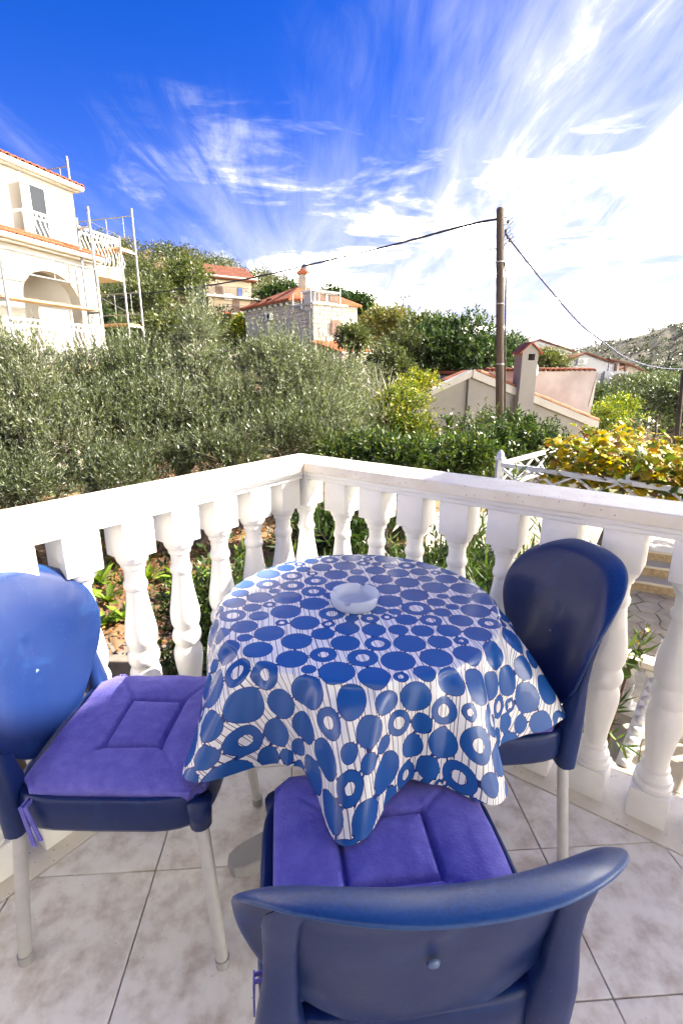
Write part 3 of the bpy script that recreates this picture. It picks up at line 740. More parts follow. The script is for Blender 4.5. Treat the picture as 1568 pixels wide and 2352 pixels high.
    dv = X_[:, None] - X_[None]; dd = np.hypot(dv[..., 0], dv[..., 1]) + np.eye(N_) * 9
    ov = np.clip(need - dd, 0, None).max(1); rad_ = np.maximum(rad_ - ov * .5, .006)
    circ = np.stack([X_[:, 0], X_[:, 1], rad_, np.where(ring_, rad_ * rs.uniform(.40, .54, N_), 0)], 1)
    sd = np.full(len(F), 1.)
    for x, y, r_, q in circ:
        dd = np.hypot(F[:, 0] - x, F[:, 1] - y); s = dd - r_
        if q: s = np.maximum(s, q - dd)
        sd = np.minimum(sd, s)
    me = np_mesh('tablecloth', V, Q, smooth=True)
    at = me.attributes.new('dots', 'FLOAT', 'POINT'); at.data.foreach_set('value', sd.astype(np.float32))
    at = me.attributes.new('flat', 'FLOAT_VECTOR', 'POINT'); at.data.foreach_set('vector', np.hstack([F, np.zeros((len(F), 1))]).astype(np.float32).ravel())
    me.materials.append(oilcloth()); o = bpy.data.objects.new('tablecloth', me); link(o)
    tag(o, 'white oilcloth printed with blue dots and rings, draped over the round table', 'tablecloth')
build_cloth()
def build_ashtray():
    m = mat('frosted_glass', (.74, .80, .87), .35, var=.04, vscale=30); nt = m.node_tree; b = nt.nodes['Principled BSDF']
    tr = nt.nodes.new('ShaderNodeBsdfTranslucent'); tr.inputs[0].default_value = (.80, .86, .92, 1); mx = nt.nodes.new('ShaderNodeMixShader'); mx.inputs[0].default_value = .45
    nt.links.new(b.outputs[0], mx.inputs[1]); nt.links.new(tr.outputs[0], mx.inputs[2]); nt.links.new(mx.outputs[0], nt.nodes['Material Output'].inputs[0])
    prof = [(.0, .050), (.001, .056), (.006, .060), (.018, .0635), (.030, .066), (.036, .0655), (.0365, .062), (.035, .058), (.024, .053), (.014, .048), (.0125, .040), (.012, .02), (.012, .001)]
    n = 72; vs = []
    c = atz(814, 1376, .745)
    for z, r_ in prof:
        for k in range(n):
            a = k * 360 / n; zz = z
            if z > .024:
                for q in (70, 160, 250, 340):
                    dd = abs((a - q + 180) % 360 - 180); zz -= .010 * max(0, 1 - (dd / 10) ** 4) * (1 if z > .03 else .0)
            vs.append((c.x + r_ * math.cos(R(a)), c.y + r_ * math.sin(R(a)), TZ + .001 + zz))
    fs = [(i * n + k, i * n + (k + 1) % n, (i + 1) * n + (k + 1) % n, (i + 1) * n + k) for i in range(len(prof) - 1) for k in range(n)] + [tuple(range(n)), tuple((len(prof) - 1) * n + k for k in range(n))]
    o = MB().add(vs, fs).build('ashtray', m, smooth=True); tag(o, 'round frosted glass ashtray with notched rim on the dotted tablecloth', 'ashtray')
build_ashtray()
# ================================================================== garden near the balcony
OLC = [(.060, .080, .044), (.112, .138, .078), (.205, .235, .185), (.34, .375, .33), (.135, .155, .07)]; OLW = [3, 4, 2.6, 1.8, 1.7]
DKC = [(.018, .045, .012), (.03, .07, .015), (.05, .10, .022), (.09, .14, .03)]; DKW = [3, 4, 2, .7]

def retaining_wall():
    m = mat('old_concrete', (.13, .11, .09), .95, col2=(.25, .22, .18), vscale=5, bump=.5, bscale=14)
    t = thing('retaining_wall', 'low dark retaining wall holding up the leaf-strewn garden terrace', 'wall', (-2, 3.75, -2.1))
    MB().prism([(-7, 4.0, -2.2), (1.3, 3.58, -2.2), (1.3, 3.80, -2.2), (-7, 4.22, -2.2)], (0, 0, 1.16)).build('wall_body', m, t, bevel=.02)
    x = -7
    rnd = random.Random(3)
    while x < 1.2:
        w = rnd.uniform(.35, .6); y = 3.64 - .05 * x
        MB().box((x + w / 2, y + .13 - .0, -1.02 + rnd.uniform(-.008, .008)), (w - .012, .30, .06), Matrix.Rotation(-.0505, 3, 'Z')).build('cap_stone', m, t, bevel=.012); x += w
retaining_wall()

def olive(label, lobes, base, n, seed, r0=.12, group='olive trees in the garden below the balcony', long=.0):
    rng = np.random.default_rng(seed); n = int(n * 1.25)
    t = thing('olive_tree', label, 'tree', base, group=group)
    tone = np.array({1: (1.15, 1.15, 1.2), 2: (.98, 1.0, .95), 3: (.78, .84, .72), 4: (1.05, 1.05, 1.0), 5: (.66, .72, .6), 6: (1.12, 1.12, 1.15), 7: (.82, .88, .8)}.get(seed, (1, 1, 1))); oc = np.array(OLC) * tone
    sub = []
    for cc, rr_ in lobes: sub += sub_lobes(rng, cc, rr_, 14, .32, .85)
    P, U = in_lobes(rng, sub, n, .5)
    D = U * .75 + np.array([0, 0, .75]) + rng.normal(0, .45, U.shape)
    ln = rng.uniform(.16, .38, n)
    a = twigs(rng, P, D, ln, 16, .058, .0130, oc, OLW, spread=.75)
    # upright water shoots
    k = int(n * .10); P2, U2 = in_lobes(rng, lobes, k, .85, 1.2)
    b = twigs(rng, P2, U2 * .35 + np.array([0, 0, 1.0]) + rng.normal(0, .18, (k, 3)), rng.uniform(.20, .48, k), 22, .056, .013, oc, OLW, spread=.8)
    foliage('crown', join(a, b), olive_leaf, t)
    tips = [tuple(x[0]) for x in sub[::max(1, len(sub) // 12)]]
    trunk('trunk', bark, t, base, tips, r0, .38, seed=seed)
G = tz(-3, 8)
def P(px, py, Y): return tuple(aty(px, py, Y))
olive('tall silvery olive tree with spiky upright shoots, rising in front of the beige house', [(P(430, 910, 8.2), (1.1, 1.0, .62)), (P(440, 975, 7.8), (1.35, .9, .66)), (P(458, 790, 8.4), (.26, .4, .55))], (-2.6, 8.0, -1.0), 2900, 1, .15)
olive('broad olive tree reaching up in front of the stone house', [(P(690, 905, 8.6), (1.2, 1.0, .62)), (P(640, 965, 8.0), (1.2, .9, .56)), (P(640, 830, 8.8), (.62, .6, .40)), (P(790, 955, 8.8), (.6, .6, .45))], (-.9, 8.4, -1.0), 2700, 2, .14)
olive('olive tree in front of the scaffolding, left of the tall one', [(P(250, 925, 7.6), (1.0, .9, .68)), (P(230, 1010, 7.0), (1.2, .9, .62)), (P(310, 850, 7.8), (.55, .5, .33))], (-3.9, 7.3, -1.0), 2400, 3, .13)
olive('sparse olive tree at the picture edge below the cream house', [(P(40, 920, 6.6), (.95, .8, .72)), (P(60, 1040, 6.2), (1.1, .8, .55)), (P(20, 850, 6.8), (.40, .4, .28))], (-4.2, 6.3, -1.0), 1700, 4, .12)
olive('low olive growth close behind the white coping', [(P(330, 1075, 6.3), (.85, .6, .32)), (P(520, 1050, 6.6), (.9, .6, .30)), (P(680, 1015, 7.0), (.8, .6, .30))], (-2.0, 6.6, -1.0), 1300, 5, .07)
olive('silver olive branch mass beside the yellow-green shrub', [(P(820, 990, 8.4), (.55, .5, .35)), (P(770, 1000, 8.0), (.55, .5, .3))], (.3, 8.2, -1.0), 700, 6, .07)
olive('low silvery olive spilling over the sunny path below the cream house', [(P(110, 1115, 5.6), (.8, .5, .28)), (P(-40, 1130, 5.4), (.8, .5, .3)), (P(260, 1105, 5.8), (.6, .4, .2))], (-3.4, 5.6, -1.0), 850, 7, .06)

def shrub(name, label, lobes, base, n, seed, cols, wts, L=.07, Wd=.03, nl=10, m=None, cat='shrub', tw=(.12, .30), group=None, droop=.05, spread=.95, lo=.4, flat=.25, sub=12, r0=.04):
    rng = np.random.default_rng(seed); t = thing(name, label, cat, base, group=group)
    sl_ = []
    for cc, rr_ in lobes: sl_ += sub_lobes(rng, cc, rr_, sub, .42, .85)
    Pp, U = in_lobes(rng, sl_, n, lo); D = U + np.array([0, 0, .35]) + rng.normal(0, .4, U.shape)
    foliage('crown', twigs(rng, Pp, D, rng.uniform(*tw, n), nl, L, Wd, cols, wts, spread=spread, droop=droop, flat=flat, twr=.003), m or gloss_leaf, t)
    trunk('trunk', bark, t, base, [tuple(x[0]) for x in sl_[::max(1, len(sl_) // 8)]], r0, .35, seed=seed)
    return t
CIT = [(.022, .05, .011), (.042, .085, .017), (.09, .145, .027), (.18, .215, .034)]
YEL = [(.10, .15, .02), (.22, .25, .025), (.42, .36, .035), (.06, .11, .018)]
shrub('citrus_tree', 'yellow-green citrus tree in front of the gable house wall', [(P(925, 930, 9.0), (.38, .4, .52)), (P(940, 1005, 8.6), (.5, .45, .40)), (P(900, 965, 8.8), (.33, .35, .33))], (1.3, 8.9, tz(1.3, 8.9)), 900, 11, YEL, [3, 3, 1.2, 2], .06, .03)
shrub('citrus_tree', 'dark glossy citrus bush under the wooden pole', [(P(1190, 1015, 8.0), (.62, .5, .40)), (P(1120, 1050, 7.6), (.5, .45, .35)), (P(1240, 1045, 7.8), (.45, .4, .3))], (2.6, 7.9, tz(2.6, 7.9)), 1100, 12, CIT, [3, 3, 1.5, .3], .065, .03)
shrub('laurel_bush', 'dense dark laurel bush right behind the balustrade corner', [(P(880, 1055, 6.6), (.55, .45, .28)), (P(800, 1050, 6.8), (.45, .4, .25)), (P(960, 1065, 6.4), (.5, .4, .25))], (.6, 6.6, -1.0), 1000, 13, CIT, [2, 3.5, 2, .6], .075, .026)
shrub('citrus_tree', 'bright green bush beside the white pergola post', [(P(1080, 1070, 6.6), (.42, .4, .28)), (P(1030, 1055, 6.9), (.42, .4, .28))], (1.9, 6.7, tz(1.9, 6.7)), 800, 14, CIT, [1.5, 3, 3, .8], .07, .03)
shrub('rose_bush', 'thin rose bush with long stems against the beige gable wall', [(P(1075, 985, 8.6), (.3, .3, .28)), (P(1110, 965, 8.8), (.22, .2, .16)), (P(1040, 1000, 8.6), (.28, .25, .2))], (2.3, 8.6, tz(2.3, 8.6)), 210, 15, CIT, [2, 3, 2, .5], .05, .028, nl=8)
def sapling():
    b = aty(1022, 1062, 8.2); tp = aty(1030, 955, 8.2); t = thing('sapling', 'thin leafy sapling standing alone before the beige gable wall', 'tree', (b.x, b.y, tz(b.x, b.y)))
    MB().tube([(b.x, b.y, tz(b.x, b.y)), tuple(b), tuple((b + tp) / 2 + Vector((.02, 0, 0))), tuple(tp)], [.02, .016, .011, .004], 6).build('trunk', bark, t, smooth=True)
    rng = np.random.default_rng(3); n = 26; f = rng.uniform(.55, 1.02, n)[:, None]; Pp = np.array(b) * (1 - f) + np.array(tp) * f
    foliage('crown', twigs(rng, Pp, rng.normal(size=(n, 3)) + [0, 0, .5], rng.uniform(.05, .14, n), 6, .06, .032, CIT, [2, 3, 2, 1]), leaf, t)
sapling()
# shrubs seen between the balusters
shrub('laurel_bush', 'dark green laurel bush seen through the balusters left of the table', [((-1.05, 3.35, -.75), (.42, .3, .55)), ((-.75, 3.4, -.35), (.35, .28, .4)), ((-1.0, 3.3, -1.4), (.45, .3, .5))], (-1.0, 3.3, -2.08), 1100, 16, CIT, [3, 3.5, 1.6, .3], .06, .024, group='bushes behind the balusters')
LNC = [(.05, .10, .022), (.09, .15, .03), (.16, .22, .06), (.03, .07, .015)]
def oleander(label, pts, seed, base, n):
    rng = np.random.default_rng(seed); t = thing('oleander', label, 'shrub', base, group='oleanders below the balcony')
    c = np.array(pts); i = rng.integers(0, len(c), n); Pp = c[i] + rng.normal(0, 1, (n, 3)) * [.28, .2, .26]
    D = rng.normal(0, .5, (n, 3)) + [0, 0, 1.0]
    foliage('crown', twigs(rng, Pp, D, rng.uniform(.22, .42, n), 16, .14, .017, LNC, [3, 3, 1.3, 2], spread=.85, droop=.12, flat=.1, twr=.004), gloss_leaf, t)
    trunk('trunk', bark, t, base, [tuple(p) for p in pts], .05, .25, seed=seed)
oleander('oleander with long narrow leaves seen between the balusters right of the table', [(.75, 3.4, -.55), (1.1, 3.2, -.35), (1.35, 3.0, -.4), (1.0, 3.2, -1.0), (1.5, 3.1, -.9)], 21, (1.1, 3.2, -2.08), 300)
oleander('grassy-leaved oleander seen through the balusters at the corner', [(-.45, 3.5, -.55), (-.15, 3.5, -.75), (-.5, 3.45, -1.1)], 22, (-.3, 3.45, -2.08), 150)
shrub('laurel_bush', 'deep green hedge bush in shade under the balustrade corner', [((.3, 4.3, -.7), (.6, .4, .45)), ((1.0, 4.5, -.7), (.6, .4, .45)), ((-.1, 4.6, -.3), (.5, .4, .3)), ((1.6, 4.4, -.9), (.5, .4, .5))], (.5, 4.4, -1.0), 1500, 17, CIT, [4, 3, .8, .1], .075, .028, group='bushes behind the balusters')

# leafy weeds on the terrace
def leaf_mesh(name, L, Wd, m, lobed=False, curl=.25, n=5):
    vs = []; fs = []
    for i in range(n + 1):
        f = i / n; w = Wd * (math.sin(math.pi * min(1, f * .93 + .07)) ** .8) * (.6 if lobed and i % 2 == 0 and 0 < i < n else 1)
        if i == n: w = 0.002
        y = L * f; z = -curl * L * f * f + L * .12 * f
        vs += [(-w / 2, y, z + w * .16), (0, y, z), (w / 2, y, z + w * .16)]
    for i in range(n):
        a = i * 3; fs += [(a, a + 1, a + 4, a + 3), (a + 1, a + 2, a + 5, a + 4)]
    me = bpy.data.meshes.new(name); me.from_pydata(vs, [], fs); me.polygons.foreach_set('use_smooth', [True] * len(fs)); me.materials.append(m); return me
def plainleaf(name, c, trans=.35, rough=.4):
    m = leafmat(name, rough, trans); nt = m.node_tree
    a = [n for n in nt.nodes if n.type == 'ATTRIBUTE'][0]
    n = nt.nodes.new('ShaderNodeTexNoise'); n.inputs['Scale'].default_value = 18
    oi = nt.nodes.new('ShaderNodeObjectInfo')
    r = nt.nodes.new('ShaderNodeValToRGB'); r.color_ramp.elements[0].color = (*[x * .62 for x in c], 1); r.color_ramp.elements[1].color = (*[min(1, x * 1.35) for x in c], 1)
    r.color_ramp.elements[0].position = .25; r.color_ramp.elements[1].position = .75
    ad = nt.nodes.new('ShaderNodeMath'); ad.operation = 'MULTIPLY_ADD'; ad.inputs[1].default_value = .55
    mm = nt.nodes.new('ShaderNodeMath'); mm.operation = 'MULTIPLY'; mm.inputs[1].default_value = .45
    nt.links.new(n.outputs['Fac'], ad.inputs[0]); nt.links.new(oi.outputs['Random'], mm.inputs[0]); nt.links.new(mm.outputs[0], ad.inputs[2]); nt.links.new(ad.outputs[0], r.inputs[0])
    for l in list(nt.links):
        if l.from_node == a: nt.links.new(r.outputs[0], l.to_socket)
    return m
WEED = plainleaf('weed_leaf', (.17, .27, .035)); weed_leaf = leaf_mesh('weed_leaf', .24, .085, WEED, True)
rnd = random.Random(8)
W_WORDS = ['largest leafy green weed seen between the balusters beside the sunlit chair', 'bright weed growing nearest the terrace edge', 'leafy weed on the litter between two balusters', 'small pale weed farther back among fallen leaves']
wspots = [(250, 1385, 'broad-leaved green weed with upright leaves, seen just past the sunlit chair back'), (285, 1425, 'low bright weed at the very edge of the leaf-strewn terrace'), (230, 1340, 'green weed in half shade behind the sunlit chair back'), (415, 1370, 'pale green weed between the middle balusters'),
          (405, 1330, 'small weed farther back on brown leaf litter'), (300, 1300, 'green weed in the shade of the olive trees'), (240, 1440, 'weed clump leaning over the dark terrace wall'), (340, 1335, 'lone weed on bare brown leaf litter'), (200, 1300, 'spreading weed under the low olive branches'), (470, 1340, 'weed half hidden by the laurel bush')]
for px, py, lab in wspots:
    p = atz(px, py, -1.0); t = thing('weed_plant', lab, 'plant', (p.x, p.y, -1.0), group='leafy weeds on the garden terrace')
    k = rnd.randint(11, 15)
    for i in range(k):
        o = bpy.data.objects.new('weed_leaf', weed_leaf); link(o, t); a = i * 2.4 + rnd.uniform(-.3, .3)
        o.rotation_euler = (rnd.uniform(.25, 1.15), rnd.uniform(-.3, .3), a); o.scale = (rnd.uniform(.7, 1.2),) * 3; o.location = (0, 0, .01)
# fallen leaves
def litter():
    rng = np.random.default_rng(9); n = 9000; x = rng.uniform(-6, 1, n); y = rng.uniform(3.7, 9.5, n); k = y > 3.75 - .05 * x; x, y = x[k], y[k]; n = len(x)
    Pp = np.stack([x, y, terrain(x, y) + rng.uniform(.012, .04, n)], 1); D = unit(np.stack([rng.normal(size=n), rng.normal(size=n), rng.normal(0, .25, n)], 1))
    s = rng.uniform(.04, .085, n)
    C = pal(rng, n, [(.20, .075, .025), (.30, .13, .04), (.13, .05, .02), (.40, .24, .10), (.30, .20, .05)], [4, 3, 3, 1.5, 1], .3)
    me = np_mesh('fallen_leaves', *leaf_quads(rng, Pp, D, s, s * .5, C, .2, .8)); me.materials.append(leaf); o = bpy.data.objects.new('fallen_leaves', me); link(o)
    tag(o, 'brown fallen leaves strewn over the garden terrace', 'leaves', kind='stuff')
    # short green ground cover
    n = 5000; x = rng.uniform(-6, 1, n); y = rng.uniform(3.8, 9, n); k = (np.sin(x * 2.1 + 1) + np.sin(y * 1.7 + x) + rng.normal(0, .4, n)) > .3; x, y = x[k], y[k]; n = len(x)
    Pp = np.stack([x, y, terrain(x, y)], 1); D = unit(np.stack([rng.normal(0, .6, n), rng.normal(0, .6, n), np.ones(n)], 1))
    me = np_mesh('ground_cover', *leaf_quads(rng, Pp, D, rng.uniform(.05, .14, n), rng.uniform(.02, .05, n), pal(rng, n, CIT, [1, 3, 3, 1], .25))); me.materials.append(leaf); o = bpy.data.objects.new('ground_cover', me); link(o)
    tag(o, 'short green weeds covering the terrace between the leaves', 'ground cover', kind='stuff')
litter()

# ================================================================== lower patio on the right
PZ = -2.0
def patio():
    base = mat('patio_mortar', (.36, .33, .29), .9, var=.15, vscale=8)
    MB().span(1.35, 12, 2.6, 12, -2.2, PZ - .012).build('patio', base)['kind'] = 'structure'
    pat = bpy.data.objects['patio']
    stone = mat('paving_stone', (.30, .25, .18), .75, col2=(.42, .36, .28), vscale=3, bump=.15, bscale=40)
    nt = stone.node_tree; b = nt.nodes['Principled BSDF']
    rng = np.random.default_rng(6); s = .34
    pts = {}
    for i in range(-2, 26):
        for j in range(-2, 22): pts[i, j] = np.array([3.0 + (i + .5 * (j % 2)) * s, 5.3 + j * s * .87]) + rng.uniform(-.11, .11, 2)
    # irregular flat stones: cells of the jittered lattice, drawn in a little
    for (i, j), p in pts.items():
        if not (0 <= i < 22 and 0 <= j < 19): continue
        o_ = j % 2; nb = [(i + 1, j), (i + o_, j + 1), (i - 1 + o_, j + 1), (i - 1, j), (i - 1 + o_, j - 1), (i + o_, j - 1)]
        q = [pts.get(k) for k in nb]
        if any(x is None for x in q): continue
        v = [(p + q[k] + q[(k + 1) % 6]) / 3 for k in range(6)]
        v = [c + (p - c) / np.linalg.norm(p - c) * .014 for c in v]
        if p[0] > 9 or p[1] > 10.5: continue
        MB().prism([(c[0], c[1], PZ - .03) for c in v], (0, 0, .03 + rng.uniform(0, .005))).build('paving_stone', stone, pat)
    # pale slab walk nearer the house
    slab = mat('pale_slab', (.36, .31, .24), .6, col2=(.44, .385, .305), vscale=4, bump=.05, bscale=60)
    a = Vector((.83, -.56, 0)); c0 = Vector((1.7, 4.55, 0)); bdir = Vector((.56, .83, 0))
    for i in range(0, 14):
        for j in range(-5, 2):
            p = c0 + a * (i * .62) + bdir * (j * .42)
            if p.x < 1.5 or p.y < 2.75: continue
            MB().prism([p + Vector((0, 0, PZ - .011)), p + a * .612 + Vector((0, 0, PZ - .011)), p + a * .612 + bdir * .412 + Vector((0, 0, PZ - .011)), p + bdir * .412 + Vector((0, 0, PZ - .011))], (0, 0, .045)).build('walk_slab', slab, pat, bevel=.003)
patio()
def steps():
    a = atz(1453, 1354, PZ); b = atz(1568, 1373.5, PZ); d = (b - a).normalized(); n = Vector((-d.y, d.x, 0))
    if n.y < 0: n = -n
    t = thing('stone_steps', 'brown stone steps with pale treads leading up from the crazy-paved patio', 'steps', a)
    riser = mat('rough_brown_stone', (.20, .14, .085), .9, col2=(.32, .24, .15), vscale=12, bump=.4, bscale=40); tread = mat('pale_tread', (.40, .36, .30), .6, var=.06, vscale=5)
    for i in range(3):
        p = a - d * .15 + n * (.30 * i); z = PZ + .17 * i; dep = .30 if i < 2 else 1.6
        MB().prism([p + Vector((0, 0, z - a.z + PZ * 0)) if False else Vector((p.x, p.y, z - (.0 if i else .1))), Vector((*(p + d * 2.6).xy, z - (.0 if i else .1))), Vector((*(p + d * 2.6 + n * dep).xy, z - (.0 if i else .1))), Vector((*(p + n * dep).xy, z - (.0 if i else .1)))], (0, 0, .125 + (.0 if i else .1))).build('riser', riser, t)
        q = p - n * .03
        MB().prism([Vector((*q.xy, z + .128)), Vector((*(q + d * 2.6).xy, z + .128)), Vector((*(q + d * 2.6 + n * (dep + .027)).xy, z + .128)), Vector((*(q + n * (dep + .027)).xy, z + .128))], (0, 0, .042)).build('tread', tread, t, bevel=.006)
steps()
def low_balustrade():
    t = thing('low_balustrade', 'small white balustrade on the lower patio behind the shaded chair', 'balustrade', (2.2, 4.6, PZ))
    me = bpy.data.objects['baluster'].data
    a = atz(1300, 1575, PZ + .03); b = atz(1372, 1605, PZ + .03); d = (b - a).normalized(); n = Vector((-d.y, d.x, 0)); a = a - d * .6; Ln = 2.2
    MB().beam(a + Vector((0, 0, .04)), a + d * Ln + Vector((0, 0, .04)), .18, .08).build('plinth', white_paint, t, bevel=.006)
    MB().beam(a + Vector((0, 0, .60)), a + d * Ln + Vector((0, 0, .60)), .17, .06).build('coping', coping_stone, t, bevel=.006)
    for i in range(12):
        o = bpy.data.objects.new('baluster', me); link(o); p = a + d * (.1 + i * .18); o.location = (p.x, p.y, PZ + .105); o.scale = (1, 1, .515); o.rotation_euler = (0, 0, math.atan2(d.y, d.x)); pin(o, t)
low_balustrade()
def parapet():
    a = atz(1503, 1560, -1.55); b = atz(1452, 1700, -1.9); t = thing('stair_parapet', 'white stair parapet with a scalloped edge sloping down behind the last baluster', 'parapet', (b.x, b.y, PZ))
    d = (b - a); s = Vector((d.y, -d.x, 0)).normalized(); mb = MB()
    a2 = a - d * .6; b2 = b + d * .8
    MB().beam(a2, b2, .10, .22).build('parapet_body', white_paint, t, bevel=.01)
    k = 16
    for i in range(k):
        f = i / (k - 1); p = a2 + (b2 - a2) * f + Vector((0, 0, .115)) - s * .02
        MB().lathe([(-.03, .03), (-.01, .05), (.012, .048), (.028, .032), (.036, .008)], 12, p).build('scallop', white_paint, t, smooth=True)
parapet()
def stalk():
    b = aty(1438, 1548, 3.25); tp = aty(1487, 1430, 3.15); t = thing('leafy_stalk', 'single leafy stalk with green and yellow leaves between the last two balusters', 'plant', (b.x, b.y, PZ))
    mid = (b + tp) / 2 + Vector((.01, 0, 0)); MB().tube([(b.x - .12, b.y, PZ), tuple(b), tuple(mid), tuple(tp)], [.014, .010, .007, .003], 7).build('stem', mat('red_stem', (.12, .05, .04), .6), t, smooth=True)
    g = plainleaf('stalk_green', (.06, .10, .02)); y = plainleaf('stalk_yellow', (.42, .30, .02)); mg = leaf_mesh('leaf', .085, .085, g, n=4); my = leaf_mesh('leaf', .08, .08, y, n=4); r_ = random.Random(2)
    for i in range(15):
        f = (i + .5) / 15; p = b + (tp - b) * f; o = bpy.data.objects.new('leaf', my if i in (8, 9, 12, 13) else mg); link(o); o.location = p
        o.rotation_euler = (r_.uniform(-.9, -.2), r_.uniform(-.4, .4), i * 2.2); s = 1.15 - .75 * f; o.scale = (s, s, s); pin(o, t)
stalk()

# ================================================================== pergola with a vine
def pergola():
    wm = mat('white_metal', (.74, .76, .78), .4, var=.03, vscale=10)
    zt = .36; A = atz(1147, 1066, zt); B = A + (atz(1568, 1127, zt) - A) * 2.6; C = A + (atz(1237, 1042, zt) - A) * 2.6; D_ = B + (C - A)
    t = thing('pergola', 'white metal truss pergola carrying the yellow vine', 'pergola', (A.x, A.y, PZ))
    def truss(p, q):
        MB().beam(p, q, .05, .045).build('top_chord', wm, t, bevel=.004); dz = Vector((0, 0, -.26)); MB().beam(p + dz, q + dz, .05, .04).build('bottom_chord', wm, t, bevel=.004)
        n = max(2, round((q - p).length / .42)); st = (q - p) / n
        for i in range(n):
            a = p + st * i; b = p + st * (i + 1); o = Vector((0, 0, -.02))
            MB().beam(a + o, b + dz, .022, .022).build('brace', wm, t); MB().beam(a + dz + Vector((0, 0, .02)), b + o, .018, .018).build('brace', wm, t)
    truss(A, B); truss(A, C); truss(B, D_); truss(C, D_)
    for k in range(1, 7):
        f = k / 7; MB().beam(A + (B - A) * f + Vector((0, 0, .043)), C + (D_ - C) * f + Vector((0, 0, .043)), .03, .04).build('cross_bar', wm, t)
    for p in (A, B, C, D_):
        MB().beam(Vector((p.x, p.y, PZ)), Vector((p.x, p.y, zt + .05)), .075, .075, (0, 1, 0)).build('post', wm, t, bevel=.004)
        MB().lathe([(.05, .062), (.07, .062), (.075, .05), (.13, .034), (.155, .01)], 4, (p.x, p.y, zt)).build('finial', wm, t)
    return A, B, C, D_
PA, PB, PC, PD = pergola()
def vine_leaf_mesh(m, name='vine_leaf'):
    o = [(0, 0, 0)]
    for k in range(11):
        a = R(-150 + k * 30); r_ = (.55, .85, .62, .98, .66, 1.08, .66, .98, .62, .85, .55)[k]
        o.append((r_ * math.sin(a) * .075, .055 + r_ * math.cos(a) * .075, .012 * (k % 2) - .012 * abs(math.sin(a))))
    vs = [(0, .055, .008)] + o; fs = [(0, i, i + 1) for i in range(2, 12)] + [(0, 1, 2), (0, 12, 1)]
    me = bpy.data.meshes.new(name); me.from_pydata(vs, [], fs); me.polygons.foreach_set('use_smooth', [True] * len(fs)); me.materials.append(m); return me
def vine():
    base = Vector((PA.x + .9, PA.y - .4, PZ)); t = thing('grape_vine', 'grape vine with yellow autumn leaves spread over the white pergola', 'vine', base)
    ms = [vine_leaf_mesh(plainleaf('vine_yellow', (.46, .32, .014), .45)), vine_leaf_mesh(plainleaf('vine_lime', (.26, .275, .022), .45)), vine_leaf_mesh(plainleaf('vine_green', (.12, .19, .03), .4)), vine_leaf_mesh(plainleaf('vine_brown', (.24, .10, .03), .2))]
    rng = np.random.default_rng(14); rn = random.Random(5)
    u = (PB - PA); v = (PC - PA)
    def spot(near):
        while True:
            a, b = rng.uniform(.10, .98), rng.uniform(-.02, .62)
            if near and a > .52: continue
            h = .16 + .34 * (math.sin(a * 9 + 1) * .5 + .5) * (math.sin(b * 7 + 2) * .4 + .7)
            if a < .16: h *= .6
            p = PA + u * a + v * b + Vector((0, 0, rng.uniform(-.10, h + .08) if rng.random() < .8 else rng.uniform(-.2, .1)))
            return p
    for i in range(300):
        p = spot(True); k = rn.choices(range(4), (5, 3.4, 2, 1.0))[0]; o = bpy.data.objects.new('vine_leaf', ms[k]); link(o); o.location = p
        s = rn.uniform(.5, .95); o.scale = (s, s, s); o.rotation_euler = (rn.uniform(-1.2, .5), rn.uniform(-.8, .8), rn.uniform(0, 6.28)); pin(o, t)
    # the rest of the leaves: one mesh
    tmpl = np.array([tuple(w.co) for w in ms[0].vertices]); tri = np.array([tuple(p.vertices) for p in ms[0].polygons]); V = []; Q = []; C = []; n = 5200
    cols = np.array([(.46, .32, .014), (.26, .275, .022), (.09, .14, .022), (.18, .075, .022)])
    for i in range(n):
        p = np.array(spot(i % 2)); M_ = np.array(Matrix.Rotation(rn.uniform(0, 6.28), 3, 'Z') @ Matrix.Rotation(rn.uniform(-1.2, .6), 3, 'X') @ Matrix.Rotation(rn.uniform(-.8, .8), 3, 'Y')) * rn.uniform(.45, .85)
        V.append(tmpl @ M_.T + p); Q.append(tri + i * len(tmpl)); C.append(np.repeat(cols[[rn.choices(range(4), (5, 3.4, 2.4, 1.0))[0]]] * rn.uniform(.65, 1.15), len(tmpl), 0))
    me = np_mesh('vine_foliage', np.vstack(V), np.vstack(Q), np.vstack(C)); me.materials.append(leaf); o = bpy.data.objects.new('vine_foliage', me); link(o); o['kind'] = 'stuff'; pin(o, t)
    mb = MB(); mb.tube([base, base + Vector((.05, .05, 1.2)), PA + u * .28 + v * .05 + Vector((0, 0, .02)), PA + u * .5 + v * .12 + Vector((0, 0, .08)), PA + u * .8 + v * .15 + Vector((0, 0, .06))], [.05, .04, .03, .025, .012], 8)
    for q in range(9):
        a, b = rn.uniform(.2, .6), rn.uniform(0, .3); p = PA + u * a + v * b
        mb.tube([p, p + u * rn.uniform(-.1, .15) + Vector((0, 0, rn.uniform(0, .12))), p + u * rn.uniform(-.1, .2) + v * .2 + Vector((0, 0, rn.uniform(.05, .3)))], [.014, .01, .004], 6)
    mb.build('vine_stem', bark, t, smooth=True)
vine()
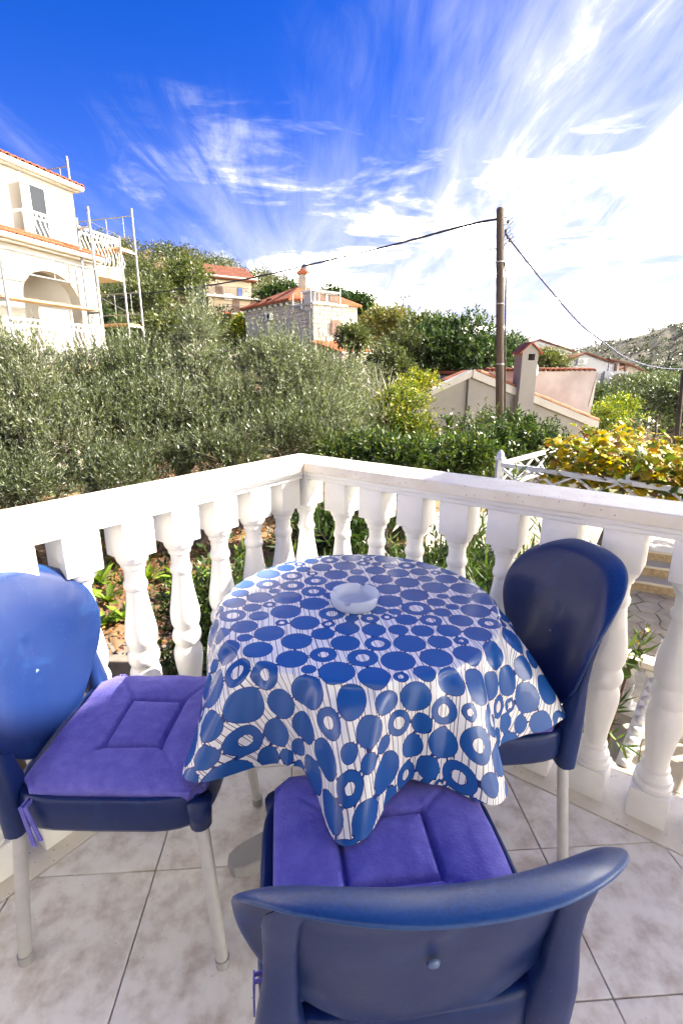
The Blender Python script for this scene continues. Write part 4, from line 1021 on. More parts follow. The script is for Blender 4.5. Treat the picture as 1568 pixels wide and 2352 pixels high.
# something terracotta among the bushes
def chimney_pot():
    p = aty(1100, 1030, 9.5); t = thing('terracotta_canopy', 'small orange tiled ridge showing between the dark bushes', 'roof', (p.x, p.y, tz(p.x, p.y)))
    MB().beam((p.x, p.y, tz(p.x, p.y)), (p.x, p.y, p.z - .04), .12, .12, (0, 1, 0)).build('post', plaster_cream, t)
    for i in range(5):
        q = Vector((p.x - .22 + i * .11, p.y + .02, p.z - .03)); MB().tube([q + Vector((0, -.2, -.04)), q + Vector((0, .2, .02))], [.06, .055], 10).build('roof_tile', terracotta, t, smooth=True)
chimney_pot()
shrub('added_shade_tree', 'unseen leafy tree added to shade the lower patio and steps', [((7.7, 6.6, .8), (1.8, 1.7, 1.2)), ((7.2, 5.6, .6), (1.0, .9, .8)), ((8.2, 7.8, .9), (1.3, 1.3, 1.0))], (7.8, 6.7, PZ), 1500, 18, CIT, [2, 3, 2, .5], .15, .12, nl=7, cat='tree', m=leaf, r0=.12)  # tree outside the view, added to shade the patio
# ================================================================== buildings
def house_frame(px, py, Y, ang_dir):
    """origin on the ground plan with a (along the facade) and n (out of the facade)"""
    O = aty(px, py, Y); a = Vector((ang_dir[0], ang_dir[1], 0)).normalized(); n = Vector((a.y, -a.x, 0)); return Vector((O.x, O.y, 0)), a, n
def pts(O, a, n, L): return [O + a * s + n * k + Vector((0, 0, z)) for s, k, z in L]
def slab(O, a, n, s0, s1, n0, n1, z0, z1): return MB().prism(pts(O, a, n, [(s0, n0, z0), (s1, n0, z0), (s1, n1, z0), (s0, n1, z0)]), (0, 0, z1 - z0))
white_wall = mat('white_wall', (.42, .405, .37), .85, var=.04, vscale=1.5, bump=.06, bscale=40)
glass_dark = mat('dark_glass', (.03, .035, .04), .12); shut = mat('brown_shutter', (.13, .07, .05), .6, var=.1, vscale=20)
wm2 = mat('white_iron', (.82, .82, .82), .45); gutter_m = mat('cream_gutter', (.66, .62, .54), .5)
barrel = None
def barrel_mesh(L, r_, m, name='roof_tile'):
    vs = []; k = 6
    for y, rr in ((0, r_), (L, r_ * .85)):
        for t in (1, .80):
            for i in range(k + 1):
                a = math.pi * i / k; vs.append((rr * t * math.cos(a), y, rr * t * math.sin(a)))
    q = k + 1; fs = []
    for i in range(k):
        fs += [(i, i + 1, 2 * q + i + 1, 2 * q + i), (q + i + 1, q + i, 3 * q + i, 3 * q + i + 1), (i + 1, i, q + i, q + i + 1), (2 * q + i, 2 * q + i + 1, 3 * q + i + 1, 3 * q + i)]
    me = bpy.data.meshes.new(name); me.from_pydata(vs, [], fs); me.materials.append(m); me.polygons.foreach_set('use_smooth', [True] * len(fs)); me.set_sharp_from_angle(angle=R(50)); return me
def tile_roof(parent, p0, along, up, nu, nv, du, dv, me, jit=.01, seed=1):
    """rows of barrel tiles: p0 eave corner, along = eave direction, up = up-slope direction"""
    along = Vector(along).normalized(); up = Vector(up).normalized(); nz = along.cross(up)
    if nz.z < 0: nz = -nz; 
    M_ = Matrix((along, up, nz)).transposed().to_4x4(); rn = random.Random(seed)
    for i in range(nu):
        for j in range(nv):
            o = bpy.data.objects.new('roof_tile', me); link(o); p = Vector(p0) + along * ((i + .5) * du) + up * (j * dv) + nz * (.012 * (j % 2) + rn.uniform(0, jit))
            o.matrix_world = Matrix.Translation(p) @ M_ @ Matrix.Rotation(rn.uniform(-.03, .03), 4, 'Z')
            mw = o.matrix_world.copy(); o.parent = parent; o.matrix_parent_inverse = Matrix.Translation(parent.matrix_basis.translation).inverted()
            o.matrix_basis = mw
def bellied_rail(parent, O, a, n, s0, s1, off, zb, zt, k, name='railing', belly=.16):
    """white iron balcony railing with bellied bars, one part per run"""
    mb = MB(); L = [O + a * s0 + n * off, O + a * s1 + n * off]
    up = Vector((0, 0, 1))
    mb.beam(L[0] + up * zt, L[1] + up * zt, .05, .04); mb.beam(L[0] + up * (zt - .13), L[1] + up * (zt - .13), .02, .02); mb.beam(L[0] + up * (zb + .05), L[1] + up * (zb + .05), .03, .03)
    for i in range(k + 1):
        p = L[0] + (L[1] - L[0]) * (i / k); h = zt - zb
        prof = [(0, .05), (.03, .05), (.75 * belly, .12), (belly, .25), (belly * .8, .42), (.03, .68), (0, .84)]
        mb.tube([p + n * x + up * (zb + h * z) for x, z in prof], .013, 5)
        mb.tube([p + a * (.055 * math.cos(t)) + up * (zt - .065 + .05 * math.sin(t)) for t in [q * math.pi / 4 for q in range(9)]], .009, 4)
    for q in (0, 1): mb.beam(L[q] + up * zb, L[q] + up * zt, .04, .04, (0, 1, 0))
    return mb.build(name, wm2, parent)

def left_house():
    O, a, n = house_frame(182, 440, 16., (.32, .947)); zg = -1.0
    t = thing('cream_house', 'cream house under scaffolding with white bellied balcony railings at the picture edge', 'house', O + Vector((0, 0, zg)))
    # upper storey and ground storey walls
    slab(O, a, n, -9, -.26, -6, 0, 3.95, 6.12).build('upper_wall', white_wall, t)
    slab(O, a, n, -9, .06, -6, 0.002, zg - .3, 3.948).build('lower_wall', white_wall, t)
    # eave and roof
    slab(O, a, n, -9.2, -.12, -6.2, .16, 6.122, 6.20).build('eave', gutter_m, t)
    MB().tube(pts(O, a, n, [(-9.2, .22, 6.20), (-.10, .22, 6.20)]), .065, 8).build('gutter', gutter_m, t)
    MB().prism(pts(O, a, n, [(-9.2, .18, 6.22), (-9.2, -3.2, 7.35), (-9.2, -6.4, 6.22)]), a * 9.10).build('roof_deck', terracotta, t)
    bm_ = barrel_mesh(.42, .095, terracotta)
    up = (-n * 3.38 + Vector((0, 0, 1.13)))
    tile_roof(t, O + a * -5.86 + n * .26 + Vector((0, 0, 6.22)), a, up, 29, 2, .2, .36, bm_, seed=2)
    # balcony slab with railing
    slab(O, a, n, -9, .28, 0.004, .98, 3.87, 4.12).build('balcony_slab', mat('tan_slab', (.58, .46, .32), .85, var=.06, vscale=4), t)
    bellied_rail(t, O, a, n, -2.75, .26, .92, 4.12, 4.98, 22)
    bellied_rail(t, O, n, a, -.9, .0, .24, 4.12, 4.98, 6) if False else None
    MB().beam(*pts(O, a, n, [(.26, .92, 4.96), (.26, .05, 4.96)]), .05, .04).build('rail_return', wm2, t)
    for k in range(6): MB().beam(*pts(O, a, n, [(.26, .08 + k * .15, 4.12), (.26, .08 + k * .15, 4.95)]), .02, .02, (0, 1, 0)).build('rail_bar', wm2, t)
    MB().beam(*pts(O, a, n, [(-2.75, .92, 4.96), (-2.75, .05, 4.96)]), .05, .04).build('rail_return', wm2, t)
    # french door with shutters
    MB().prism(pts(O, a, n, [(-1.78, .006, 4.12), (-1.12, .006, 4.12), (-1.12, .006, 5.98), (-1.78, .006, 5.98)]), n * .05).build('door_frame', wm2, t)
    d = MB().prism(pts(O, a, n, [(-1.70, .03, 4.14), (-1.26, .03, 4.14), (-1.26, .03, 5.88), (-1.70, .03, 5.88)]), n * .03).build('door_pane', glass_dark, t)
    sh_m = mat('pale_shutter', (.70, .64, .60), .6, var=.03, vscale=6)
    for s, ang, w in ((-1.80, 38, .52), (-1.12, -30, .24)):
        q = Matrix.Rotation(R(ang), 3, 'Z') @ (-a if s < -1.5 else a); p = O + a * s + n * .06
        f = MB().prism([p + Vector((0, 0, 4.16)), p + q * w + Vector((0, 0, 4.16)), p + q * w + Vector((0, 0, 5.95)), p + Vector((0, 0, 5.95))], Vector((q.y, -q.x, 0)) * .04).build('shutter', sh_m, t)
        for k in range(24):
            z = 4.3 + k * .066; MB().beam(p + q * .06 + Vector((0, 0, z)) + Vector((q.y, -q.x, 0)) * .042, p + q * (w - .06) + Vector((0, 0, z)) + Vector((q.y, -q.x, 0)) * .042, .012, .05).build('slat', sh_m, f)
    MB().prism(pts(O, a, n, [(-3.2, .006, 4.12), (-2.3, .006, 4.12), (-2.3, .006, 5.9), (-3.2, .006, 5.9)]), n * .05).build('door_frame', wm2, t)
    MB().prism(pts(O, a, n, [(-1.0, .002, 4.3), (-.93, .002, 4.3), (-.93, .002, 5.9), (-1.0, .002, 5.9)]), n * .07).build('downpipe', gutter_m, t)
    # porch: front wall with arch, tiled lean-to roof, pillar
    po = 1.15; zt = 4.02
    arc = [(-3.55, zg), (-3.55, 3.0)] + [(-2.75 + .80 * math.cos(R(180 - q * 15)), 3.0 + .62 * math.sin(R(180 - q * 15))) for q in range(1, 12)] + [(-1.95, 3.0), (-1.95, zg)]
    outer = [(-1.28, zg), (-1.28, zt), (-8, zt), (-8, zg)]
    MB().prism(pts(O, a, n, [(s, po, z) for s, z in arc + outer][::-1]), n * .28).build('porch_wall', white_wall, t)
    slab(O, a, n, -1.62, -1.24, po - .02, po + .30, zg, zt - .002).build('pillar', white_wall, t)
    slab(O, a, n, -8, -1.2, po - .1, po + .42, zt + .002, zt + .07).build('porch_eave', gutter_m, t)
    MB().tube(pts(O, a, n, [(-8, po + .50, zt + .10), (-1.2, po + .50, zt + .10)]), .06, 8).build('gutter', gutter_m, t)
    MB().prism(pts(O, a, n, [(-8, po + .44, zt + .08), (-8, po - .22, zt + .34), (-8, po - .22, zt + .08)]), a * 6.82).build('porch_roof_deck', terracotta, t)
    tile_roof(t, O + a * -5.2 + n * (po + .52) + Vector((0, 0, zt + .10)), a, -n * .66 + Vector((0, 0, .26)), 20, 2, .2, .36, bm_, seed=3)
    # lower balcony
    slab(O, a, n, -8, -1.95, po + .3, po + .95, 1.32, 1.52).build('lower_slab', mat('tan_slab_low', (.60, .48, .33), .85, var=.06, vscale=4), t)
    bellied_rail(t, O, a, n, -4.6, -1.98, po + .88, 1.52, 2.42, 20)
    slab(O, a, n, -8, -1.9, po + .2, po + .9, zg, 1.318).build('terrace_wall', plaster_cream, t)
    # ---------------- scaffolds
    zinc = mat('galvanised_steel', (.24, .25, .26), .45, metal=.3, var=.1, vscale=20); plank_m = mat('scaffold_plank', (.42, .24, .12), .8, col2=(.55, .36, .20), vscale=3, bump=.2, bscale=20)
    sc = thing('facade_scaffold', 'grey steel scaffold with planks along the cream house front', 'scaffold', O + a * -3 + n * 2 + Vector((0, 0, zg)), group='scaffolds round the cream house')
    for s in (-1.86, -4.4):
        for nn, z1 in ((1.95, 5.16), (1.25 + .32, 4.95)):
            MB().tube(pts(O, a, n, [(s, nn, zg), (s, nn, z1)]), .033, 8).build('upright', zinc, sc, smooth=True)
        for z in (4.72, 2.78, .9):
            MB().beam(*pts(O, a, n, [(s, 1.57, z), (s, 1.95, z)]), .04, .05).build('ledger', zinc, sc)
            MB().beam(*pts(O, a, n, [(s, 1.62, z - .25), (s, 1.75, z)]), .02, .02).build('gusset', zinc, sc)
    for z0 in (3.35, 1.4):
        for dz in (0, .42): MB().tube(pts(O, a, n, [(-4.4, 1.98, z0 + dz), (-1.86, 1.98, z0 + dz)]), .017, 6).build('guard_rail', zinc, sc)
        for q in range(5):
            s = -4.4 + q * .63; MB().tube(pts(O, a, n, [(s, 1.98, z0), (s, 1.98, z0 + .42)]), .013, 5).build('guard_post', zinc, sc)
        MB().tube(pts(O, a, n, [(-3.8, 1.99, z0), (-3.1, 1.99, z0 + .42)]), .011, 5).build('guard_brace', zinc, sc); MB().tube(pts(O, a, n, [(-3.1, 1.99, z0 + .42), (-2.2, 1.99, z0)]), .011, 5).build('guard_brace', zinc, sc)
    for z in (2.82, .94):
        for q in range(2): slab(O, a, n, -4.5, -1.82, 1.58 + q * .19, 1.76 + q * .19, z, z + .045).build('plank', plank_m, sc)
    sc2 = thing('end_scaffold', 'tall steel scaffold frame at the far end of the cream house, against the wooded hill', 'scaffold', O + a * .4 + n * 1.3 + Vector((0, 0, zg)), group='scaffolds round the cream house')
    for nn in (1.3, -1.4):
        for s, z1 in ((-.12, 4.95), (.50, 5.80)):
            MB().tube(pts(O, a, n, [(s, nn, zg), (s, nn, z1)]), .033, 8).build('upright', zinc, sc2, smooth=True)
        for z in (4.62, 2.62, .8): MB().beam(*pts(O, a, n, [(-.12, nn, z), (.5, nn, z)]), .04, .05).build('ledger', zinc, sc2)
    for z in (5.05, 5.62, 3.0, 3.6, 1.1, 1.7):
        MB().tube(pts(O, a, n, [(.52, 1.3, z), (.52, -1.4, z)]), .017, 6).build('guard_rail', zinc, sc2)
    for z in (5.05, 3.0, 1.1):
        for q in (.35, .95, 1.6, 2.2): MB().tube(pts(O, a, n, [(.52, 1.3 - q, z), (.52, 1.3 - q, z + .58)]), .013, 5).build('guard_post', zinc, sc2)
        MB().tube(pts(O, a, n, [(.52, .95, z), (.52, -.3, z + .58)]), .011, 5).build('guard_brace', zinc, sc2)
    for z in (4.66, 2.66, .84):
        for q in range(2): slab(O, a, n, -.08 + q * .29, .19 + q * .29, -1.4, 1.25, z, z + .045).build('plank', plank_m, sc2)
    # a frame standing on the roof
    sc3 = thing('roof_guard_frame', 'steel guard frame rising above the roof edge of the cream house', 'scaffold', O + a * .3 + n * -2 + Vector((0, 0, zg)), group='scaffolds round the cream house')
    MB().tube(pts(O, a, n, [(.35, -.62, zg), (.35, -.62, 7.25)]), .033, 8).build('upright', zinc, sc3, smooth=True)
    MB().tube(pts(O, a, n, [(.35, -3.2, zg), (.35, -3.2, 7.25)]), .033, 8).build('upright', zinc, sc3, smooth=True)
    for z in (7.0, 6.35): MB().tube(pts(O, a, n, [(.35, -.62, z), (.35, -3.2, z)]), .017, 6).build('guard_rail', zinc, sc3)
    for q in (.3, 1.0, 1.7): MB().tube(pts(O, a, n, [(.35, -.62 - q, 6.35), (.35, -.62 - q, 7.0)]), .013, 5).build('guard_post', zinc, sc3)
left_house()

def roof_mat(name, c1, c2, scale, ang=0):
    """tile courses too far away to tell apart: fine ribs as relief"""
    m = mat(name, c1, .8, col2=c2, vscale=1.2); nt = m.node_tree; N = nt.nodes.new; L = nt.links.new; b = nt.nodes['Principled BSDF']
    tc = N('ShaderNodeTexCoord'); mp = N('ShaderNodeMapping'); mp.inputs['Rotation'].default_value = (0, 0, ang); L(tc.outputs['Object'], mp.inputs[0])
    w = N('ShaderNodeTexWave'); w.inputs['Scale'].default_value = scale; L(mp.outputs[0], w.inputs['Vector'])
    bp = N('ShaderNodeBump'); bp.inputs['Strength'].default_value = .8; bp.inputs['Distance'].default_value = .12; L(w.outputs['Fac'], bp.inputs['Height']); L(bp.outputs[0], b.inputs['Normal']); return m
def win(parent, O, a, n, s0, s1, z0, z1, off=0, shutters=True, m=None, frame=None):
    f = MB().prism(pts(O, a, n, [(s0 - .07, off + .004, z0 - .07), (s1 + .07, off + .004, z0 - .07), (s1 + .07, off + .004, z1 + .07), (s0 - .07, off + .004, z1 + .07)]), n * .05).build('window', frame or shut, parent)
    k = 2 if shutters else 1
    for i in range(k):
        w = (s1 - s0) / k; MB().prism(pts(O, a, n, [(s0 + i * w + .02, off + .056, z0), (s0 + (i + 1) * w - .02, off + .056, z0), (s0 + (i + 1) * w - .02, off + .056, z1), (s0 + i * w + .02, off + .056, z1)]), n * .02).build('shutter' if shutters else 'pane', m or (shut if shutters else glass_dark), f)
    return f
def ac_unit(parent, O, a, n, s, z, off=0, sz=.8):
    b = slab(O, a, n, s, s + sz, off + .02, off + .35, z, z + sz * .72).build('air_conditioner', mat('ac_grey', (.62, .62, .62), .5) if 'ac_grey' not in MATS else MATS['ac_grey'], parent, bevel=.03)
    MB().tube([O + a * (s + sz * .38) + n * (off + .35) + Vector((0, 0, z + sz * .36)), O + a * (s + sz * .38) + n * (off + .37) + Vector((0, 0, z + sz * .36))], sz * .28, 14).build('fan_grille', glass_dark, b)

def beige_house():
    Y = 72.; O, a, n = house_frame(476, 700, Y, (.834, .55))
    def fz(px, py): P_ = onplane(px, py, O, n); return (P_ - O).dot(a), P_.z
    zb = fz(509, 735)[1] - 3; s_r, ze = fz(576, 650); W_ = s_r
    t = thing('beige_house', 'beige two-storey house with terracotta roof and balconies high on the hillside', 'house', O + Vector((0, 0, zb)))
    pk = mat('pinkish_plaster', (.42, .335, .25), .85, var=.04, vscale=.8); gy = mat('grey_shade_plaster', (.42, .41, .39), .85, var=.08, vscale=.6)
    slab(O, a, n, 0, W_, -7, 0, zb, ze + .25).build('wall', pk, t)
    slab(O, a, n, -.12, -.004, -7.1, .02, zb, ze + .25).build('side_wall', gy, t)  # side wall's shade is put into its grey colour
    ov = .9; rz = ze + .3
    ridge = fz(520, 628)[1] + .9
    MB().prism(pts(O, a, n, [(-.5, ov, rz), (-.5, -3.2, ridge + .6), (-.5, -7.6, rz), (-.5, -7.6, rz - .2), (-.5, ov, rz - .2)]), a * (W_ + 1.2)).build('roof', roof_mat('beige_house_roof', (.20, .052, .022), (.28, .085, .036), 9, R(56)), t)
    MB().tube(pts(O, a, n, [(-.5, ov + .1, rz), (W_ + .6, ov + .1, rz)]), .11, 6).build('gutter', white_wall, t)
    s, z1 = fz(495, 656); s2, z0 = fz(511, 675); win(t, O, a, n, s, s2, z0, z1)
    s, z1 = fz(545, 661); s2, z0 = fz(556, 683); win(t, O, a, n, s, s2, z0, z1, shutters=False, m=mat('blue_door_curtain', (.08, .14, .42), .7))
    zs = fz(540, 684)[1]
    slab(O, a, n, -.6, W_ + 4.2, 0.01, 1.6, zs - .25, zs).build('balcony_slab', gy, t)
    def thin_rail(s0, s1, off, z, h, k, m):
        mb = MB(); p, q = O + a * s0 + n * off, O + a * s1 + n * off; up = Vector((0, 0, 1)); mb.beam(p + up * (z + h), q + up * (z + h), .06, .06); mb.beam(p + up * (z + .15), q + up * (z + .15), .04, .04)
        for i in range(k + 1): c = p + (q - p) * (i / k); mb.beam(c + up * z, c + up * (z + h), .035, .035, (0, 1, 0))
        mb.build('railing', m, t)
    dk = mat('dark_iron', (.08, .075, .07), .6)
    thin_rail(-.5, W_ * .98, 1.5, zs, 1.05, 26, dk); thin_rail(W_ + .2, W_ + 4.1, 1.5, zs, 1.1, 10, dk)
    slab(O, a, n, -.05, W_ + 3.5, 0.012, .5, zb, zs - .252).build('lower_wall', pk, t)
    s, z1 = fz(531, 692); s2, z0 = fz(547, 720); win(t, O, a, n, s, s2, z0, z1, off=.5); s, z1 = fz(572, 695); s2, z0 = fz(586, 703); win(t, O, a, n, s, s2, z0, z1, off=.5)
    zl = fz(535, 721)[1]; slab(O, a, n, 1.5, W_ - .5, .502, 1.6, zl - .2, zl).build('lower_balcony', gy, t); thin_rail(1.6, W_ - .6, 1.5, zl, 1.0, 16, dk)
    s, z = fz(511, 690); ac_unit(t, O, a, n, s, z, .5, 1.1)
    # little porch roof in front
    t2 = thing('porch_hut', 'tiny hut with red tiled roof below the beige house', 'hut', tuple(aty(515, 730, 66)))
    O2 = aty(504, 727, 66); O2 = Vector((O2.x, O2.y, 0)); q = lambda px, py: (lambda P_: ((P_ - O2).dot(a), P_.z))(onplane(px, py, O2, n))
    s1, zz = q(530, 727); zr = q(521, 714)[1]
    slab(O2, a, n, 0, s1, -2, 0, zz - 3, zz).build('wall', pk, t2); MB().prism(pts(O2, a, n, [(-.3, .3, zz), (s1 * .75, .3, zr), (s1 + .3, .3, zz), (s1 + .3, .3, zz - .15), (s1 * .75, .3, zr - .3), (-.3, .3, zz - .15)]), -n * 2.4).build('roof', MATS['beige_house_roof'], t2)
beige_house()

def stone_house():
    Y = 40.; O, a, n = house_frame(719, 740, Y, (.795, .607)); al = -n   # a: along the lit front, al: back along the shaded side
    wl = Vector((-.65, .76, 0)).normalized(); al = wl; nl = Vector((-a.x, -a.y, 0)); al = n * -1
    zb = -2.0
    def fz(px, py): P_ = onplane(px, py, O, n); return (P_ - O).dot(a), P_.z
    def lz(px, py): P_ = onplane(px, py, O, a); return (P_ - O).dot(al), P_.z
    t = thing('stone_house', 'house of pale dressed stone with bright orange roof and shuttered window', 'house', O + Vector((0, 0, zb)))
    mort = mat('stone_mortar', (.38, .355, .31), .9); st = mat('pale_limestone', (.38, .345, .28), .85, col2=(.50, .46, .38), vscale=2.5, bump=.5, bscale=8)
    Wf, zt = fz(795, 705)[0], fz(719, 698)[1]; sL, zL = lz(669, 691); sE, zE = lz(561, 711); zlow = lz(669, 706)[1]
    ze = (zL + zE) / 2
    slab(O, a, n, .06, Wf, -sL, -.06, zb, zt).build('wing_wall', mort, t)
    slab(O, a, n, .06, Wf + 3.5, -sE, -sL - .002, zb, ze).build('main_wall', mort, t)
    # dressed blocks, each its own piece, on both faces
    rng = random.Random(7); shapes = []
    for k in range(8):
        mb = MB(); w, h = .5, .5; j = lambda: rng.uniform(-.03, .03)
        o = [(-w + j(), 0, -h + j()), (w + j(), 0, -h + j()), (w + j(), 0, h + j()), (-w + j(), 0, h + j())]; c = [(x * .80 + j() * 2, -.055 - rng.uniform(0, .045), z * .80 + j() * 2) for x, _, z in o]
        me = mb.add(o + c, [(4, 5, 6, 7), (0, 1, 5, 4), (1, 2, 6, 5), (2, 3, 7, 6), (3, 0, 4, 7)]).mesh('stone_block'); me.materials.append(st); shapes.append(me)
    wz0, wz1 = fz(768, 766)[1], fz(768, 739)[1]; ws0, ws1 = fz(760, 750)[0], fz(777, 750)[0]
    def course(org, d, out, s0, s1, z0, z1, hole=None, top=None, lim=150):
        z = z0; cnt = 0
        while z < z1 - .05:
            h = min(rng.choice((.26, .30, .34)), z1 - z); s = s0
            while s < s1 - .05:
                w = min(rng.uniform(.35, .75), s1 - s)
                if s1 - s - w < .2: w = s1 - s
                sc_, zc = s + w / 2, z + h / 2
                if not (hole and hole[0] - w / 2 < sc_ < hole[1] + w / 2 and hole[2] - h / 2 < zc < hole[3] + h / 2) and not (top and zc > top(sc_)):
                    o = bpy.data.objects.new('stone_block', rng.choice(shapes)); link(o); M_ = Matrix((d, -out, Vector((0, 0, 1)))).transposed().to_4x4()
                    o.matrix_basis = Matrix.Translation(org + d * sc_ + out * -.055 + Vector((0, 0, zc))) @ M_ @ Matrix.Diagonal((w - .02, rng.uniform(.6, 1.1), h - .02, 1))
                    o.parent = t; o.matrix_parent_inverse = Matrix.Translation(t.location).inverted(); cnt += 1
                s += w
            z += h
        return cnt
    zvis = fz(719, 800)[1]
    course(O, a, n, .0, Wf, zvis, zt, (ws0, ws1, wz0, wz1))
    zv = lz(640, 760)[1]
    course(O, al, -a, 0, sL, zv, zt, None, None)
    course(O, al, -a, sL, sE, zv + .8, ze - .15)
    win(t, O, a, n, ws0, ws1, wz0, wz1, off=.03)
    # cornice of the flat wing and pipe
    slab(O, a, n, -.06, Wf + .12, -sL, .1, zt + .002, zt + .14).build('wing_cornice', white_wall, t)
    MB().tube([O + al * s + a * -.12 + Vector((0, 0, z)) for s, z in ((sL * .95, zlow + .1), (.25, zlow - .6), (.25, zb))], .06, 6).build('downpipe', mat('pipe_grey', (.25, .27, .27), .5), t)
    # main roof
    rf = roof_mat('orange_roof', (.40, .085, .018), (.50, .125, .03), 7, R(37)); ap = fz(684, 668); rz = fz(690, 667)[1] + 1.1
    mS = (sL + sE) / 2; R0_ = [(-.4, sE + .3), (-.4, sL - .3), (Wf + 3.8, sL - .3), (Wf + 3.8, sE + .3)]
    base = [O + a * s + al * k + Vector((0, 0, ze + .12)) for s, k in R0_]; r1 = O + a * 1.7 + al * (sL + 1.4) + Vector((0, 0, rz)); r2 = O + a * (Wf + 1.6) + al * (sL + 2.2) + Vector((0, 0, rz))
    MB().add(base + [r1, r2] + [b - Vector((0, 0, .16)) for b in base], [(0, 1, 4), (1, 2, 5, 4), (2, 3, 5), (3, 0, 4, 5), (6, 7, 1, 0), (7, 8, 2, 1), (8, 9, 3, 2), (9, 6, 0, 3), (6, 9, 8, 7)]).build('roof', rf, t)
    slab(O, a, n, -.25, Wf + 3.6, -sE - .15, -sL + .1, ze - .10, ze - .05).build('eave_cornice', white_wall, t)
    for k in range(9): p = O + al * (sL + .4 + k * (sE - sL - .8) / 8) + a * -.12 + Vector((0, 0, ze - .2)); MB().box(p, (.25, .2, .18)).build('corbel', white_wall, t)
    for q in (.35, .55): # skylights
        p = base[1] + (base[0] - base[1]) * q + (r1 - base[1]) * .25; MB().beam(p, p + (base[0] - base[1]).normalized() * .9 + (r1 - (base[0] + base[1]) / 2).normalized() * 0.1, .35, .06).build('skylight', glass_dark, t)
    c = O + a * 1.9 + al * (sL + 1.3); ch = MB().box((c.x, c.y, rz + .1), (.62, .55, 1.4)).build('chimney', mat('chimney_plaster', (.30, .26, .21), .9, var=.1, vscale=3), t)
    MB().box((c.x, c.y, rz + .92), (.85, .75, .14)).build('chimney_cap', terracotta, ch); MB().prism([(c.x - .4, c.y - .36, rz + 1.0), (c.x + .4, c.y - .36, rz + 1.0), (c.x, c.y - .36, rz + 1.28)], (0, .72, 0)).build('chimney_roof', terracotta, ch)
    for k in (-.16, .16): MB().box((c.x + k, c.y - .28, rz + .62), (.16, .03, .22)).build('smoke_hole', glass_dark, ch)
    dsh = c + Vector((.35, .5, rz + 1.35)); prof = [(0, .02), (.03, .25), (.10, .45), (.13, .47)]; dm = MB().lathe(prof, 20)
    dm.v = [tuple(Matrix.Rotation(R(80), 3, 'X') @ Vector(v) + dsh) for v in dm.v]; dm.build('satellite_dish', mat('dish_grey', (.40, .39, .38), .5), t, smooth=True)
    MB().tube([dsh, dsh - Vector((0, 0, 1.2))], .03, 6).build('dish_mast', glass_dark, t)
    # penthouse, terrace rails, aerials
    s0 = .75; slab(O, a, n, s0, Wf - .2, -sL + .6, -.9, zt + .12, zt + 1.0).build('penthouse', white_wall, t); slab(O, a, n, s0 - .12, Wf - .05, -sL + .5, -.75, zt + 1.002, zt + 1.14).build('penthouse_roof', white_wall, t)
    for s, w in ((s0 + .25, .75), (s0 + 1.4, .75)): win(t, O, a, n, s, s + w, zt + .45, zt + .85, off=-.9)
    mb = MB()
    for p, q in (((-.02, sL * .9), (-.02, .2)), ((-.02, .2), (.7, .2))): mb.beam(O + a * p[0] + al * p[1] + Vector((0, 0, zt + 1.0)), O + a * q[0] + al * q[1] + Vector((0, 0, zt + 1.0)), .05, .05)
    for p in ((-.02, sL * .9), (-.02, .2), (.7, .2), (-.02, sL * .5)): mb.beam(O + a * p[0] + al * p[1] + Vector((0, 0, zt - .3)), O + a * p[0] + al * p[1] + Vector((0, 0, zt + (1.8 if p[0] < 0 and p[1] < .5 else 1.0))), .05, .05, (0, 1, 0))
    mb.build('terrace_frame', wm2, t)
    p = O + a * (Wf - .35) + al * .3; MB().tube([p + Vector((0, 0, zt)), p + Vector((0, 0, zt + 1.9))], .025, 6).build('aerial_mast', wm2, t)
    MB().tube([p + Vector((-1.6, -1.0, zt + 1.5)), p + Vector((.6, .4, zt + 1.85))], .015, 5).build('aerial_boom', wm2, t)
    # side balcony and lower wing
    slab(O, a, n, Wf + .002, Wf + 1.25, -2.2, -.5, zb, fz(800, 741)[1]).build('side_wing', st, t); zq = fz(800, 740)[1]; mb = MB()
    for k in range(9): pp = O + a * (Wf + .1 + k * .14) + n * -.55; mb.beam(pp + Vector((0, 0, zq)), pp + Vector((0, 0, zq + .7)), .03, .03, (0, 1, 0))
    mb.beam(O + a * Wf + n * -.55 + Vector((0, 0, zq + .7)), O + a * (Wf + 1.25) + n * -.55 + Vector((0, 0, zq + .7)), .05, .05); mb.build('railing', wm2, t)
    # lower roof in front
    z1 = fz(750, 783)[1]; z0 = z1 - .85
    b = [O + a * s + n * k + Vector((0, 0, z)) for s, k, z in ((-.35, .02, z1), (Wf + .3, .02, z1), (Wf + 1.0, 2.3, z0), (.9, 2.3, z0))]
    MB().add(b + [v - Vector((0, 0, .14)) for v in b], [(3, 2, 1, 0), (4, 5, 6, 7), (0, 1, 5, 4), (1, 2, 6, 5), (2, 3, 7, 6), (3, 0, 4, 7)]).build('porch_roof', rf, t)
    slab(O, a, n, 1.2, Wf + .8, .02, 2.0, zb - 1, z0 - .1).build('porch_wall', plaster_cream, t); MB().tube(pts(O, a, n, [(.9, 2.36, z0 - .08), (Wf + 1.0, 2.36, z0 - .08)]), .07, 6).build('gutter', wm2, t)
    sA, zA = lz(626, 727); ac_unit(t, O + a * -.06, al, -a, sA - .35, zA - .3, 0.05, .75)
stone_house()

